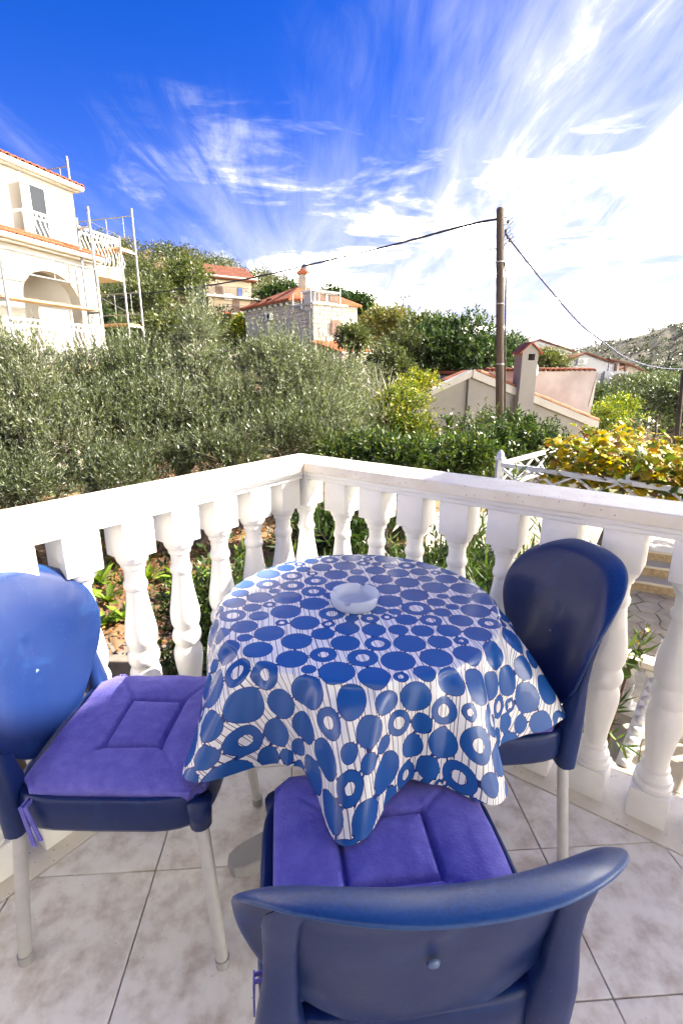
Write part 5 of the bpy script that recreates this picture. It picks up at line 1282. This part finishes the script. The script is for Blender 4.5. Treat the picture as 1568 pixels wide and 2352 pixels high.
def gable_house():
    Y = 18.; O = aty(1084, 900, Y); O = Vector((O.x, O.y, 0)); a = Vector((.97, .10, 0)).normalized(); n = Vector((a.y, -a.x, 0)); zb = -4.0
    t = thing('gable_house', 'low beige house with gable end, tiled verge and tall chimney behind the pole', 'house', O + Vector((0, 0, zb)))
    pl = mat('beige_plaster', (.22, .212, .198), .9, col2=(.26, .25, .233), vscale=.9, bump=.08, bscale=30); pk = mat('stained_pink_plaster', (.30, .262, .25), .9, col2=(.40, .365, .355), vscale=1.1, bump=.1, bscale=25, vdet=8)
    def fz(px, py, off=0): P_ = onplane(px, py, O + n * off, n); return (P_ - O).dot(a), P_.z
    L = fz(961, 906); Pk = fz(1084, 850); Rr = fz(1371, 968); LL = fz(878, 946)
    poly = [(LL[0], zb), (LL[0], LL[1] - .3), (L[0], L[1] - .25), (Pk[0] - .1, Pk[1] - .25), (Pk[0] - .1, zb)]
    MB().prism(pts(O, a, n, [(s, -.12, z) for s, z in poly]), -n * 5).build('left_wall', pl, t)
    poly = [(Pk[0] - .098, zb), (Pk[0] - .098, Pk[1] - .2), (Rr[0], Rr[1] - .2), (Rr[0], zb)]
    MB().prism(pts(O, a, n, [(s, 0, z) for s, z in poly]), -n * 6).build('gable_wall', pl, t)
    # white verge bands
    def band(p, q, off, h=.22, name='verge'):
        MB().prism(pts(O, a, n, [(p[0], off, p[1] - h), (q[0], off, q[1] - h), (q[0], off, q[1]), (p[0], off, p[1])]), -n * .5).build(name, white_wall, t)
    band(L, Pk, .08); band((LL[0], LL[1] - .02), (L[0], L[1] - .02), .04); band((Pk[0] + .002, Pk[1]), Rr, .12, .26)
    # tiled right slope
    sl_ = (a * (Rr[0] - Pk[0]) + Vector((0, 0, Rr[1] - Pk[1]))); Ln = sl_.length
    MB().prism([O + a * Pk[0] + n * -.35 + Vector((0, 0, Pk[1] - .02)), O + a * Rr[0] + n * -.35 + Vector((0, 0, Rr[1] - .02)), O + a * Rr[0] + n * -5 + Vector((0, 0, Rr[1] - .02)), O + a * Pk[0] + n * -5 + Vector((0, 0, Pk[1] - .02))], (0, 0, -.1)).build('roof_deck', terracotta, t)
    bm_ = barrel_mesh(.46, .11, mat('old_terracotta', (.22, .07, .034), .85, col2=(.34, .13, .065), vscale=4, bump=.2, bscale=20))
    k = int(Ln / .40); tile_roof(t, O + a * Rr[0] + n * .10 + Vector((0, 0, Rr[1] + .01)), -n, -sl_, 5, k, .22, .40, bm_, seed=5)
    slL = (a * (L[0] - Pk[0]) + Vector((0, 0, L[1] - Pk[1]))); kk = int(slL.length / .4)
    tile_roof(t, O + a * L[0] + n * -.42 + Vector((0, 0, L[1] - .10)), -n, -slL, 3, kk, .22, .40, bm_, seed=6)
    # pink wall rising behind, with tiles along its top
    off = -1.4
    A = fz(1120, 853, off); B = fz(1371, 853, off); C_ = fz(1353, 952, off); D_ = fz(1120, 880, off)
    MB().prism(pts(O, a, n, [(A[0], off, A[1]), (B[0], off, B[1]), (C_[0], off, C_[1] - .3), (A[0], off, D_[1] - 2.2)]), -n * 4).build('pink_wall', pk, t)
    tile_roof(t, O + a * A[0] + n * (off + .08) + Vector((0, 0, A[1])), a, -n + Vector((0, 0, .12)), int((B[0] - A[0]) / .2), 1, .2, .4, bm_, seed=7)
    MB().prism(pts(O, a, n, [(B[0] + .01, off - .03, B[1] - .05), (B[0] - .05, off - .03, B[1] - 1.3), (B[0] - .2, off - .03, B[1] - 1.3)]), n * .06).build('soffit', white_wall, t)
    # chimney
    c0 = fz(1190, 811, .02)[0]; c1 = fz(1225.5, 811, .02)[0]; ct = fz(1208, 806, .02)[1]; cb = zb
    o0, o1 = fz(1202, 828, .02), fz(1218, 813.5, .02); F = .35; Bk = -.25
    ch = slab(O, a, n, c0, c1, Bk, F, cb, o0[1]).build('chimney', pl, t)
    for s0, s1 in ((c0, o0[0]), (o1[0], c1)): slab(O, a, n, s0, s1, Bk, F, o0[1] + .001, o1[1]).build('chimney_jamb', pl, ch)
    MB().prism(pts(O, a, n, [(c0, F, o1[1] + .001), (c1, F, o1[1] + .001), (c1, F, ct - .03), ((c0 + c1) / 2, F, ct + .22), (c0, F, ct - .03)]), n * (Bk - F)).build('chimney_head', pl, ch)
    for sg, s in ((1, c0), (-1, c1)):
        m_ = (c0 + c1) / 2; e = s - sg * .12; MB().prism(pts(O, a, n, [(e, F + .08, ct - .12), (m_, F + .08, ct + .24), (m_, F + .08, ct + .285), (e, F + .08, ct - .075)]), n * (Bk - F - .16)).build('chimney_tile', terracotta, ch)
    p = O + a * ((c0 + c1) / 2) + n * .05 + Vector((0, 0, ct + .33)); MB().lathe([(-.06, .05), (0, .07), (.06, .06), (.10, .02)], 8, p).build('chimney_finial', mat('lichen_grey', (.25, .22, .18), .9), ch)
    # dish behind the chimney
    q = onplane(1209, 850, O + n * -1.0, n); dm = MB().lathe([(0, .02), (.02, .2), (.07, .38), (.08, .40)], 22)
    dm.v = [tuple(Matrix.Rotation(R(85), 3, 'X') @ Vector(v) + q) for v in dm.v]; dm.build('satellite_dish', mat('cream_dish', (.70, .66, .56), .5), t, smooth=True)
    MB().tube([q, q - Vector((0, 0, .9))], .03, 6).build('dish_mast', MATS['dish_grey'], t)
    # small white wall pier with a lamp at the far left
    b = aty(893, 955, 12.5); t2 = thing('garden_pier', 'white rendered garden pier beside the yellow-green citrus tree', 'pier', (b.x, b.y, tz(b.x, b.y)))
    MB().box((b.x, b.y, (b.z + tz(b.x, b.y)) / 2), (.28, .28, b.z - tz(b.x, b.y))).build('pier_body', white_wall, t2); MB().box((b.x, b.y, b.z + .03), (.36, .36, .06)).build('pier_cap', white_wall, t2)
gable_house()

def right_houses():
    a = Vector((.98, -.18, 0)).normalized(); n = Vector((a.y, -a.x, 0))
    rf = roof_mat('faded_roof', (.24, .085, .045), (.32, .13, .075), 6, 0)
    def base(px, py, Y):
        O = aty(px, py, Y); O = Vector((O.x, O.y, 0)); return O, (lambda x, y, o=0: (lambda P_: ((P_ - O).dot(a), P_.z))(onplane(x, y, O + n * o, n)))
    def gable(t, O, L, P_, R_, zb, wall, depth=9, ov=.35):
        MB().prism(pts(O, a, n, [(L[0], 0, zb), (R_[0], 0, zb), (R_[0], 0, R_[1]), (P_[0], 0, P_[1]), (L[0], 0, L[1])]), -n * depth).build('wall', wall, t)
        for A, B, s in ((L, P_, -1), (R_, P_, 1)):
            d = (B[1] - A[1]) / (B[0] - A[0]); e = (A[0] + s * .5, A[1] + s * .5 * d)
            MB().prism(pts(O, a, n, [(e[0], ov, e[1] + .02), (B[0], ov, B[1] + .02), (B[0], ov, B[1] + .20), (e[0], ov, e[1] + .20)]), -n * (depth + ov * 2)).build('roof', rf, t)
    wh = mat('bluish_white_plaster', (.50, .50, .51), .85, var=.05, vscale=.7)
    # white gable house
    O, q = base(1344, 880, 60.); zb = -6.5
    t = thing('white_gable_house', 'white gable house with brown pergola terrace in the valley', 'house', O + Vector((0, 0, zb)), group='houses in the valley')
    L, P_, R_ = q(1302, 830), q(1344, 813), q(1397, 832); gable(t, O, L, P_, R_, zb, wh)
    s0, s1 = q(1397, 853)[0], q(1439, 853)[0]; zt = q(1415, 853)[1]
    slab(O, a, n, s0 - .5, s1, -6, .35, zb, zt).build('terrace_block', wh, t)
    arch = q(1418, 874); arc = [(arch[0] + .95 * math.cos(R(180 - k * 18)), arch[1] - .1 + .9 * math.sin(R(180 - k * 18))) for k in range(11)]
    MB().prism(pts(O, a, n, [(arch[0] - .95, .355, zb)] + [pts and (s, .355, z) for s, z in arc] + [(arch[0] + .95, .355, zb)]), n * .02).build('arch_shade_sheet', mat('arch_shade', (.20, .18, .13), .9), t)  # flat dark sheet painted as the shade inside the arch
    br = mat('brown_pergola', (.17, .07, .045), .7); zr = q(1420, 834)[1]
    MB().prism(pts(O, a, n, [(s0 - .2, .5, zr + .35), (s1 + .6, .5, zr - .35), (s1 + .6, .5, zr - .15), (s0 - .2, .5, zr + .55)]), -n * 5).build('terrace_roof', br, t)
    for s in (s1 - .3, s1 - 1.3): MB().beam(*pts(O, a, n, [(s, .2, zt), (s, .2, zr)]), .22, .22, (0, 1, 0)).build('terrace_post', br, t)
    slab(O, a, n, s0 - .1, s0 + 1.0, -.5, .1, zt, zr + .1).build('terrace_pier', wh, t)
    s, z = q(1336, 838); ac_unit(t, O, a, n, s - .6, z, .01, 1.0)
    # upper house
    O, q = base(1238, 830, 78.); zb = -5
    t = thing('upper_valley_house', 'white house with corner balcony standing higher behind the chimney', 'house', O + Vector((0, 0, zb)), group='houses in the valley')
    L, P_, R_ = q(1205, 795), q(1238, 782), q(1309, 806); gable(t, O, L, P_, R_, zb, wh)
    MB().prism(pts(O, a, n, [(q(1218, 800)[0], .4, q(1218, 803)[1]), (q(1264, 800)[0], .4, q(1264, 799)[1]), (q(1264, 800)[0], 2.0, q(1264, 803)[1]), (q(1218, 800)[0], 2.0, q(1218, 806)[1])]), (0, 0, .2)).build('porch_roof', rf, t)
    s, z1 = q(1299, 812); s2, z0 = q(1305, 826); win(t, O, a, n, s, s2, z0, z1, shutters=False)
    slab(O, a, n, R_[0] + .01, R_[0] + 1.3, -5, -.2, zb, q(1312, 822)[1]).build('balcony_block', wh, t); MB().beam(*pts(O, a, n, [(R_[0] + 1.2, -.3, q(1312, 822)[1]), (R_[0] + 1.2, -.3, q(1312, 806)[1])]), .2, .2, (0, 1, 0)).build('balcony_post', plaster_cream, t)
    # third
    O, q = base(1455, 870, 74.); zb = -7
    t = thing('small_beige_house', 'small beige house with terracotta roof beyond the pergola terrace', 'house', O + Vector((0, 0, zb)), group='houses in the valley')
    pl = mat('valley_beige', (.42, .35, .28), .85, var=.05, vscale=.7); L, P_, R_ = q(1412, 853), q(1448, 841), q(1482, 855); gable(t, O, L, P_, R_, zb, pl)
    s, z1 = q(1440, 862); s2, z0 = q(1446, 870); win(t, O, a, n, s, s2, z0, z1)
    slab(O, a, n, q(1470, 870)[0], R_[0] - .05, .01, .9, zb, q(1470, 872)[1]).build('balcony', mat('brick_red', (.36, .14, .10), .8), t)
    # roofs at the picture edge
    for px, py, Y, lab in ((1555, 885, 95., 'orange roofed house low in the valley at the picture edge'), (1545, 900, 70., 'nearer low house with orange roof in the olive grove')):
        O, q = base(px, py + 20, Y); t = thing('valley_house', lab, 'house', O + Vector((0, 0, -8)), group='houses in the valley')
        gable(t, O, q(px - 14, py), q(px + 6, py - 7), q(px + 45, py + 2), -8, pl, 7)
right_houses()

# ================================================================== poles and wires
def poles():
    wood = mat('weathered_pole', (.042, .028, .02), .9, col2=(.095, .07, .05), vscale=5, bump=.5, bscale=30)
    nt = wood.node_tree; tcn = [x for x in nt.nodes if x.type == 'TEX_COORD'][0]; mp = nt.nodes.new('ShaderNodeMapping'); mp.inputs['Scale'].default_value = (9, 9, .35)
    for l in list(nt.links):
        if l.from_node == tcn: nt.links.new(mp.outputs[0], l.to_socket)
    nt.links.new(tcn.outputs['Object'], mp.inputs[0])
    iron = mat('galvanised_bracket', (.35, .35, .36), .5, metal=.5); blk = mat('black_cable', (.02, .02, .025), .5); blue = mat('blue_cable', (.03, .04, .14), .5)
    Y = 14.; tp = aty(1148, 477, Y); zb = tz(tp.x, Y)
    t = thing('utility_pole', 'weathered wooden utility pole standing before the beige gable house', 'pole', (tp.x, tp.y, zb))
    bx = aty(1147, 965, Y); sl2 = (tp.x - bx.x) / (tp.z - bx.z); X = lambda z: tp.x - sl2 * (tp.z - z)
    MB().tube([(X(zb - .3), tp.y, zb - .3), (X(1.5), tp.y, 1.5), (tp.x, tp.y, tp.z - .03), (tp.x, tp.y, tp.z)], [.122, .108, .088, .07], 16).build('pole_shaft', wood, t, smooth=True)
    for py in (602, 698, 836):
        p = aty(1148, py, Y); MB().lathe([(-.012, .113), (.012, .113)], 16, (X(p.z), p.y, p.z)).build('steel_band', iron, t)
    x = X(0) + .115; z6 = aty(1148, 600, Y).z; z7 = aty(1148, 640, Y).z
    MB().tube([(X(z6) + .10, Y - .03, z6), (X(z7) + .14, Y - .03, z7), (X(2.5) + .13, Y - .03, 2.5), (X(zb) + .13, Y - .03, zb)], .022, 6).build('down_cable', blk, t, smooth=True)
    c = aty(1148, 955, Y); MB().tube([(x + .01, Y - .04, c.z + .12), (x + .01, Y - .04, zb)], .045, 8).build('conduit', iron, t)
    for dx, dy, dz in ((.22, 0, -.32), (.18, 0, -.52), (.24, 0, -.66), (.30, 0, -.74)):
        p = Vector((tp.x + dx, tp.y + dy, tp.z + dz)); MB().tube([(tp.x, tp.y, p.z - .08), p - Vector((0, 0, .05)), p], .010, 6).build('insulator_hook', iron, t); MB().lathe([(-.03, .02), (-.01, .035), (.03, .03), (.05, .012)], 10, p).build('insulator', mat('brown_insulator', (.05, .03, .025), .3) if 'brown_insulator' not in MATS else MATS['brown_insulator'], t, smooth=True)
        MB().tube([p, p + Vector((.10, 0, .10)), p + Vector((.13, 0, .02)), p + Vector((-.02, 0, -.12)), (tp.x + .09, tp.y, tp.z - .95)], .008, 5).build('jumper_wire', blk, t)
    MB().tube([(tp.x, tp.y, tp.z - .24), (tp.x + .22, tp.y, tp.z - .20)], .012, 6).build('step_bolt', iron, t); MB().tube([(tp.x, tp.y, tp.z - .92), (tp.x - .18, tp.y, tp.z - .93)], .012, 6).build('step_bolt', iron, t)
    def wire(label, pl, m, r_, seg=10):
        P_ = [aty(px, py, y) for px, py, y in pl]; out = []
        for i in range(len(P_) - 1):
            p0, p1, p2, p3 = P_[max(i - 1, 0)], P_[i], P_[i + 1], P_[min(i + 2, len(P_) - 1)]
            for k in range(seg):
                f = k / seg; out.append(.5 * ((2 * p1) + (p2 - p0) * f + (2 * p0 - 5 * p1 + 4 * p2 - p3) * f * f + (3 * p1 - p0 - 3 * p2 + p3) * f ** 3))
        out.append(P_[-1]); o = MB().tube(out, r_, 6).build('overhead_wire', m, smooth=True); tag(o, label, 'wire', 'overhead wires')
    wire('overhead wire sagging from the pole top across to the scaffolded house', [(1142, 503, 14.), (1060, 520, 15.5), (900, 563, 18), (720, 606, 21), (560, 642, 24), (441, 661, 26.5), (330, 675, 29), (200, 688, 31), (-60, 700, 36)], blk, .031)
    wire('blue overhead wire dropping from the pole into the valley', [(1160, 535, 14.), (1182, 565, 14.6), (1240, 638, 17), (1329, 741, 22), (1379, 781, 26), (1438, 822, 34), (1499, 842, 42), (1568, 848, 52), (1700, 850, 70)], blue, .030)
    # leaning pole at the picture edge
    a_, b_ = aty(1566, 880, 9.5), aty(1550, 1030, 9.5); t = thing('leaning_pole', 'dark leaning pole at the picture edge beyond the vine', 'pole', (b_.x, b_.y, tz(b_.x, b_.y)))
    d = (b_ - a_); MB().tube([a_ - d * .2, b_, b_ + d * 1.6], [.035, .045, .05], 10).build('pole_shaft', wood, t, smooth=True)
    # far twin pole with crossarms on the hill
    Y = 95.; b = aty(655, 664, Y); tp = aty(655, 625, Y); t = thing('far_power_pole', 'distant twin-legged power pole with crossarms above the stone house roof', 'pole', (b.x, b.y, tz(b.x, b.y)))
    zb = tz(b.x, b.y) - 1
    for s in (-1, 1): MB().tube([(b.x + s * .55, b.y, zb), (tp.x + s * .16, tp.y, tp.z)], [.16, .11], 7).build('leg', wood, t)
    for dz in (.1, .75): MB().beam((tp.x - .75, tp.y, tp.z - dz), (tp.x + .75, tp.y, tp.z - dz), .12, .12).build('crossarm', wood, t)
    for s in (-.65, -.2, .2, .65): MB().lathe([(0, .05), (.25, .07), (.32, .03)], 8, (tp.x + s, tp.y, tp.z - .04)).build('insulator', MATS['brown_insulator'], t)
    # lattice mast with transformer
    Y = 58.; b = aty(933, 765, Y); tp = aty(932, 686, Y); g = mat('mast_grey', (.20, .20, .21), .6, metal=.3); t = thing('lattice_mast', 'grey lattice mast with a transformer behind the dark carob tree', 'mast', (b.x, b.y, tz(b.x, b.y)))
    zb = tz(b.x, b.y); w0, w1 = .38, .26
    cor = [(-1, -1), (1, -1), (1, 1), (-1, 1)]
    for cx, cy in cor: MB().beam((b.x + cx * w0, b.y + cy * w0, zb), (tp.x + cx * w1, tp.y + cy * w1, tp.z), .07, .07).build('mast_leg', g, t)
    k = 11; br = []
    for i in range(k):
        z0 = zb + (tp.z - zb) * i / k; z1 = zb + (tp.z - zb) * (i + 1) / k; wa = w0 + (w1 - w0) * i / k; wb = w0 + (w1 - w0) * (i + 1) / k
        for q in range(4):
            c, d = cor[q], cor[(q + 1) % 4]; s = i % 2
            MB().beam((b.x + (c if s else d)[0] * wa, b.y + (c if s else d)[1] * wa, z0), (b.x + (d if s else c)[0] * wb, b.y + (d if s else c)[1] * wb, z1), .04, .04).build('lattice_brace', g, t)
    p = aty(920, 748, Y); MB().box((p.x, p.y, p.z), (.62, .55, .7)).build('transformer', g, t, bevel=.03); MB().beam((p.x - .8, p.y, p.z - .42), (b.x + .5, p.y, p.z - .42), .3, .08).build('platform', g, t)
    for s in (-.6, .6): MB().beam((tp.x + s * 1.0, tp.y, tp.z - .35), (tp.x, tp.y, tp.z - .35), .06, .06).build('crossarm', g, t)
    for s in (-.55, -.1, .35): MB().lathe([(0, .04), (.15, .07), (.3, .05), (.36, .02)], 8, (tp.x + s, tp.y, tp.z)).build('insulator', MATS['brown_insulator'], t)
poles()

# ================================================================== trees farther off
def far_tree(name, label, lobes, base, n, seed, cols, wts, L, Wd, group=None, m=None, sub=16, r0=.15, lo=.5, nl=7, tw=None):
    return shrub(name, label, lobes, base, n, seed, cols, wts, L, Wd, nl, m or leaf, 'tree', tw or (L * 1.5, L * 3.5), group, .05, .95, lo, .25, sub, r0)
def gp(px, Y): p = aty(px, 900, Y); return (p.x, p.y, tz(p.x, p.y))
CAR = [(.014, .034, .009), (.027, .06, .014), (.05, .092, .024), (.09, .13, .042)]
far_tree('carob_tree', 'large dark green carob tree rounding up beside the pole', [(P(1045, 795, 25), (2.2, 1.6, 1.35)), (P(1090, 830, 24), (1.9, 1.5, 1.0)), (P(1000, 830, 24.5), (1.6, 1.3, 1.1)), (P(1150, 820, 25), (1.0, 1, 1.0))], gp(1060, 25), 2600, 31, CAR, [3, 3.5, 1.6, .8], .20, .10, sub=18, r0=.28)
far_tree('carob_tree', 'pointed side crown of dark tree showing just right of the pole', [(P(1165, 815, 26), (.7, .7, .9)), (P(1180, 850, 25), (.6, .6, .7))], gp(1170, 26), 500, 32, CAR, [2, 3, 2, 1], .18, .09, r0=.12)
MIX = [(.045, .064, .022), (.075, .098, .031), (.115, .135, .054), (.145, .145, .047)]
far_tree('olive_tree', 'shadowy grey-green olive tree left of the dark carob', [(P(890, 845, 22), (1.1, 1.1, .8)), (P(925, 805, 24), (1.1, 1, .7)), (P(868, 838, 26), (.8, .8, .5))], gp(880, 23), 1500, 33, MIX, [4, 3, 2, .5], .16, .06, r0=.16)
far_tree('autumn_shrub', 'small yellowing shrub behind the low gable wall', [(P(960, 885, 16), (.65, .6, .32)), (P(930, 905, 15), (.45, .4, .3))], gp(955, 16), 420, 34, YEL, [2, 3, 2.2, 1], .10, .05, r0=.06)
far_tree('olive_tree', 'silver olive tree above the balustrade corner, under the orange porch roof', [(P(815, 865, 16), (.9, .8, .5)), (P(860, 915, 13), (.5, .5, .35)), (P(800, 905, 14), (.6, .6, .4))], gp(830, 15), 900, 35, OLC, OLW, .09, .026, r0=.09, m=olive_leaf)
def bare_branches():
    t = thing('bare_tree', 'bare pale branches reaching up in front of the silver olive', 'tree', gp(880, 11)); rn = random.Random(4); mb = MB(); b = Vector(gp(890, 11)); f = aty(885, 960, 11)
    mb.tube([b, f], [.06, .045], 7)
    for px, py in ((850, 905), (880, 870), (905, 880), (915, 925), (860, 935), (840, 880)):
        e = aty(px, py, 11 + rn.uniform(-.4, .4)); m1 = f + (e - f) * .5 + Vector((rn.uniform(-.1, .1), 0, rn.uniform(-.05, .1))); mb.tube([f, m1, e], [.025, .016, .005], 6)
        for q in range(3): e2 = m1 + (e - f) * rn.uniform(.3, .6) + Vector((rn.uniform(-.25, .25), rn.uniform(-.2, .2), rn.uniform(-.1, .25))); mb.tube([m1, e2], [.011, .003], 5)
    mb.build('trunk', mat('pale_bark', (.34, .31, .27), .9), t, smooth=True)
bare_branches()
far_tree('olive_tree', 'round olive bush in front of the upper valley house', [(P(1270, 830, 40), (1.3, 1.2, .9))], gp(1270, 40), 650, 36, [(.08, .10, .03), (.13, .15, .05), (.18, .19, .07)], [3, 3, 1], .22, .08, r0=.12)
GRV = [(.06, .085, .04), (.09, .12, .06), (.14, .17, .10), (.05, .08, .03)]
for i, (px, py, Y, rx, rz, lab) in enumerate([(1400, 925, 32, 1.9, 1.2, 'nearest grey olive tree of the grove below the white gable house'), (1480, 905, 38, 2.2, 1.3, 'broad grey olive tree in the middle of the valley grove'), (1560, 930, 30, 1.8, 1.3, 'olive tree of the grove at the picture edge behind the leaning pole'), (1390, 985, 25, 1.2, 1.0, 'olive tree just past the verge of the gable roof'), (1520, 890, 50, 2.2, 1.2, 'far olive tree below the limestone mountain'), (1455, 882, 56, 1.8, .9, 'small round olive tree by the small beige house')]):
    far_tree('olive_tree', lab, [(P(px, py, Y), (rx, rx * .9, rz))], gp(px, Y), 800, 40 + i, GRV, [3, 3, 2, 2], .24, .08, r0=.13, group='olive grove in the valley')
far_tree('autumn_shrub', 'lime yellow shrub in front of the grey olive grove', [(P(1430, 945, 22), (1.0, .9, .65)), (P(1390, 960, 21), (.6, .6, .5))], gp(1430, 22), 700, 47, [(.10, .16, .015), (.22, .28, .02), (.36, .34, .03), (.06, .10, .02)], [2, 3, 1.4, 2], .12, .055, r0=.08)
HOL = [(.045, .07, .02), (.075, .10, .028), (.12, .14, .04), (.15, .14, .05)]
# behind the near olives, on the slope
for i, (px, py, Y, rx, rz, lab, c) in enumerate([(370, 775, 26, 2.2, 1.0, 'rounded grey-green tree behind the scaffold frame', MIX), (330, 690, 50, 3.0, 1.5, 'big bushy tree on the slope just right of the scaffold', MIX), (420, 650, 62, 3.4, 2.0, 'dense oak at the edge of the wood, left of the beige house', HOL), (640, 690, 60, 2.6, 1.4, 'dark cypress-like tree beside the stone house roof', CAR), (570, 752, 50, 1.1, .5, 'bright green bush under the beige house balcony', YEL), (825, 705, 62, 1.9, 1.2, 'rounded dark tree right of the stone house terrace', CAR), (880, 745, 50, 2.6, 1.3, 'yellowish tree beside the lattice mast', [(.10, .12, .03), (.16, .16, .04), (.20, .15, .04)]), (810, 775, 37, 1.0, .8, 'small olive-brown tree against the stone house side wing', MIX), (760, 690, 70, 1.8, .9, 'tree top peeking over the stone house parapet', CAR), (420, 800, 30, 1.8, .9, 'olive-green tree between the tall olive and the beige house', MIX), (970, 770, 45, 2.2, 1.2, 'sunlit bush crown behind the carob tree', MIX), (240, 770, 28, 1.6, 1.2, 'dark tree behind the scaffold planks', CAR)]):
    far_tree('slope_tree', lab, [(P(px, py, Y), (rx, rx * .8, rz))], gp(px, Y), 620, 60 + i, c, [3, 3, 1.6, .6][:len(c)], .011 * Y * .5 + .05, .005 * Y * .5 + .03, r0=.16, group='trees on the slope between the houses')

def hill_wood():
    rng = np.random.default_rng(21)
    def clumps(n, pxr, dr, size, cols, per, leafk, name, label, dens=None):
        px = rng.uniform(*pxr, n); az = np.arctan2((px - 784) / FPX, CP + .2773 * SP); d = np.exp(rng.uniform(np.log(dr[0]), np.log(dr[1]), n)); x, y = d * np.sin(az), d * np.cos(az); z = terrain(x, y)
        if dens is not None: k = dens(x, y, z, px, d); x, y, z, d = x[k], y[k], z[k], d[k]
        n = len(x); s = size(d, n); ci = pal(rng, n, *cols, .25)
        u = unit(rng.normal(size=(n, per, 3)).reshape(-1, 3) + [0, 0, .25]); rho = rng.uniform(.6, 1.0, n * per)
        lump = 1 + .35 * np.sin(u[:, 0] * 5 + np.repeat(rng.uniform(0, 6, n), per)) * np.sin(u[:, 2] * 4 + np.repeat(rng.uniform(0, 6, n), per))
        S3 = np.repeat(np.stack([s, s, s * .8], 1), per, 0); C0 = np.repeat(np.stack([x, y, z + s * .45], 1), per, 0); Pp = C0 + u * S3 * (rho * lump)[:, None]
        D = unit(u + rng.normal(0, .8, u.shape) + [0, 0, .3]); Lf = np.repeat(s, per) * leafk * rng.uniform(.7, 1.3, n * per)
        me = np_mesh(name, *leaf_quads(rng, Pp, D, Lf, Lf * .6, np.repeat(ci, per, 0) * rng.uniform(.7, 1.3, (n * per, 1)), .25, .3)); me.materials.append(leaf); o = bpy.data.objects.new(name, me); link(o); tag(o, label, 'wood', kind='stuff')
    WC = ([(.024, .038, .012), (.042, .06, .016), (.075, .088, .022), (.11, .105, .03), (.10, .075, .036), (.055, .07, .03)], [3, 3, 2.8, 1.8, .7, 2])
    clumps(2600, (-700, 1230), (38, 205), lambda d, n: (1.0 + d * .0105) * rng.uniform(.6, 1.35, n), WC, 190, .15, 'hillside_wood', 'mixed green wood covering the hillside behind the houses', lambda x, y, z, px, d: ~((px > 470) & (px < 640) & (d < 85) & (d > 60)) & ~((px > 560) & (px < 860) & (d < 46)) & ~((px < 320) & (d < 42)))
    SC = ([(.02, .034, .015), (.032, .047, .02), (.05, .06, .03)], [3, 3, 1])
    clumps(2600, (1150, 2200), (330, 690), lambda d, n: rng.uniform(1.2, 3.2, n) * (1 + .4 * (rng.random(n) < .05)), SC, 26, .5, 'mountain_scrub', 'dark scrub dotted over the pale limestone mountain')
    clumps(500, (1240, 2000), (62, 240), lambda d, n: rng.uniform(1.4, 2.6, n), (GRV, [3, 3, 2, 2]), 60, .3, 'valley_scrub', 'grey green scrub filling the valley floor', lambda x, y, z, px, d: ~((px > 1290) & (px < 1500) & (d < 84)))
hill_wood()
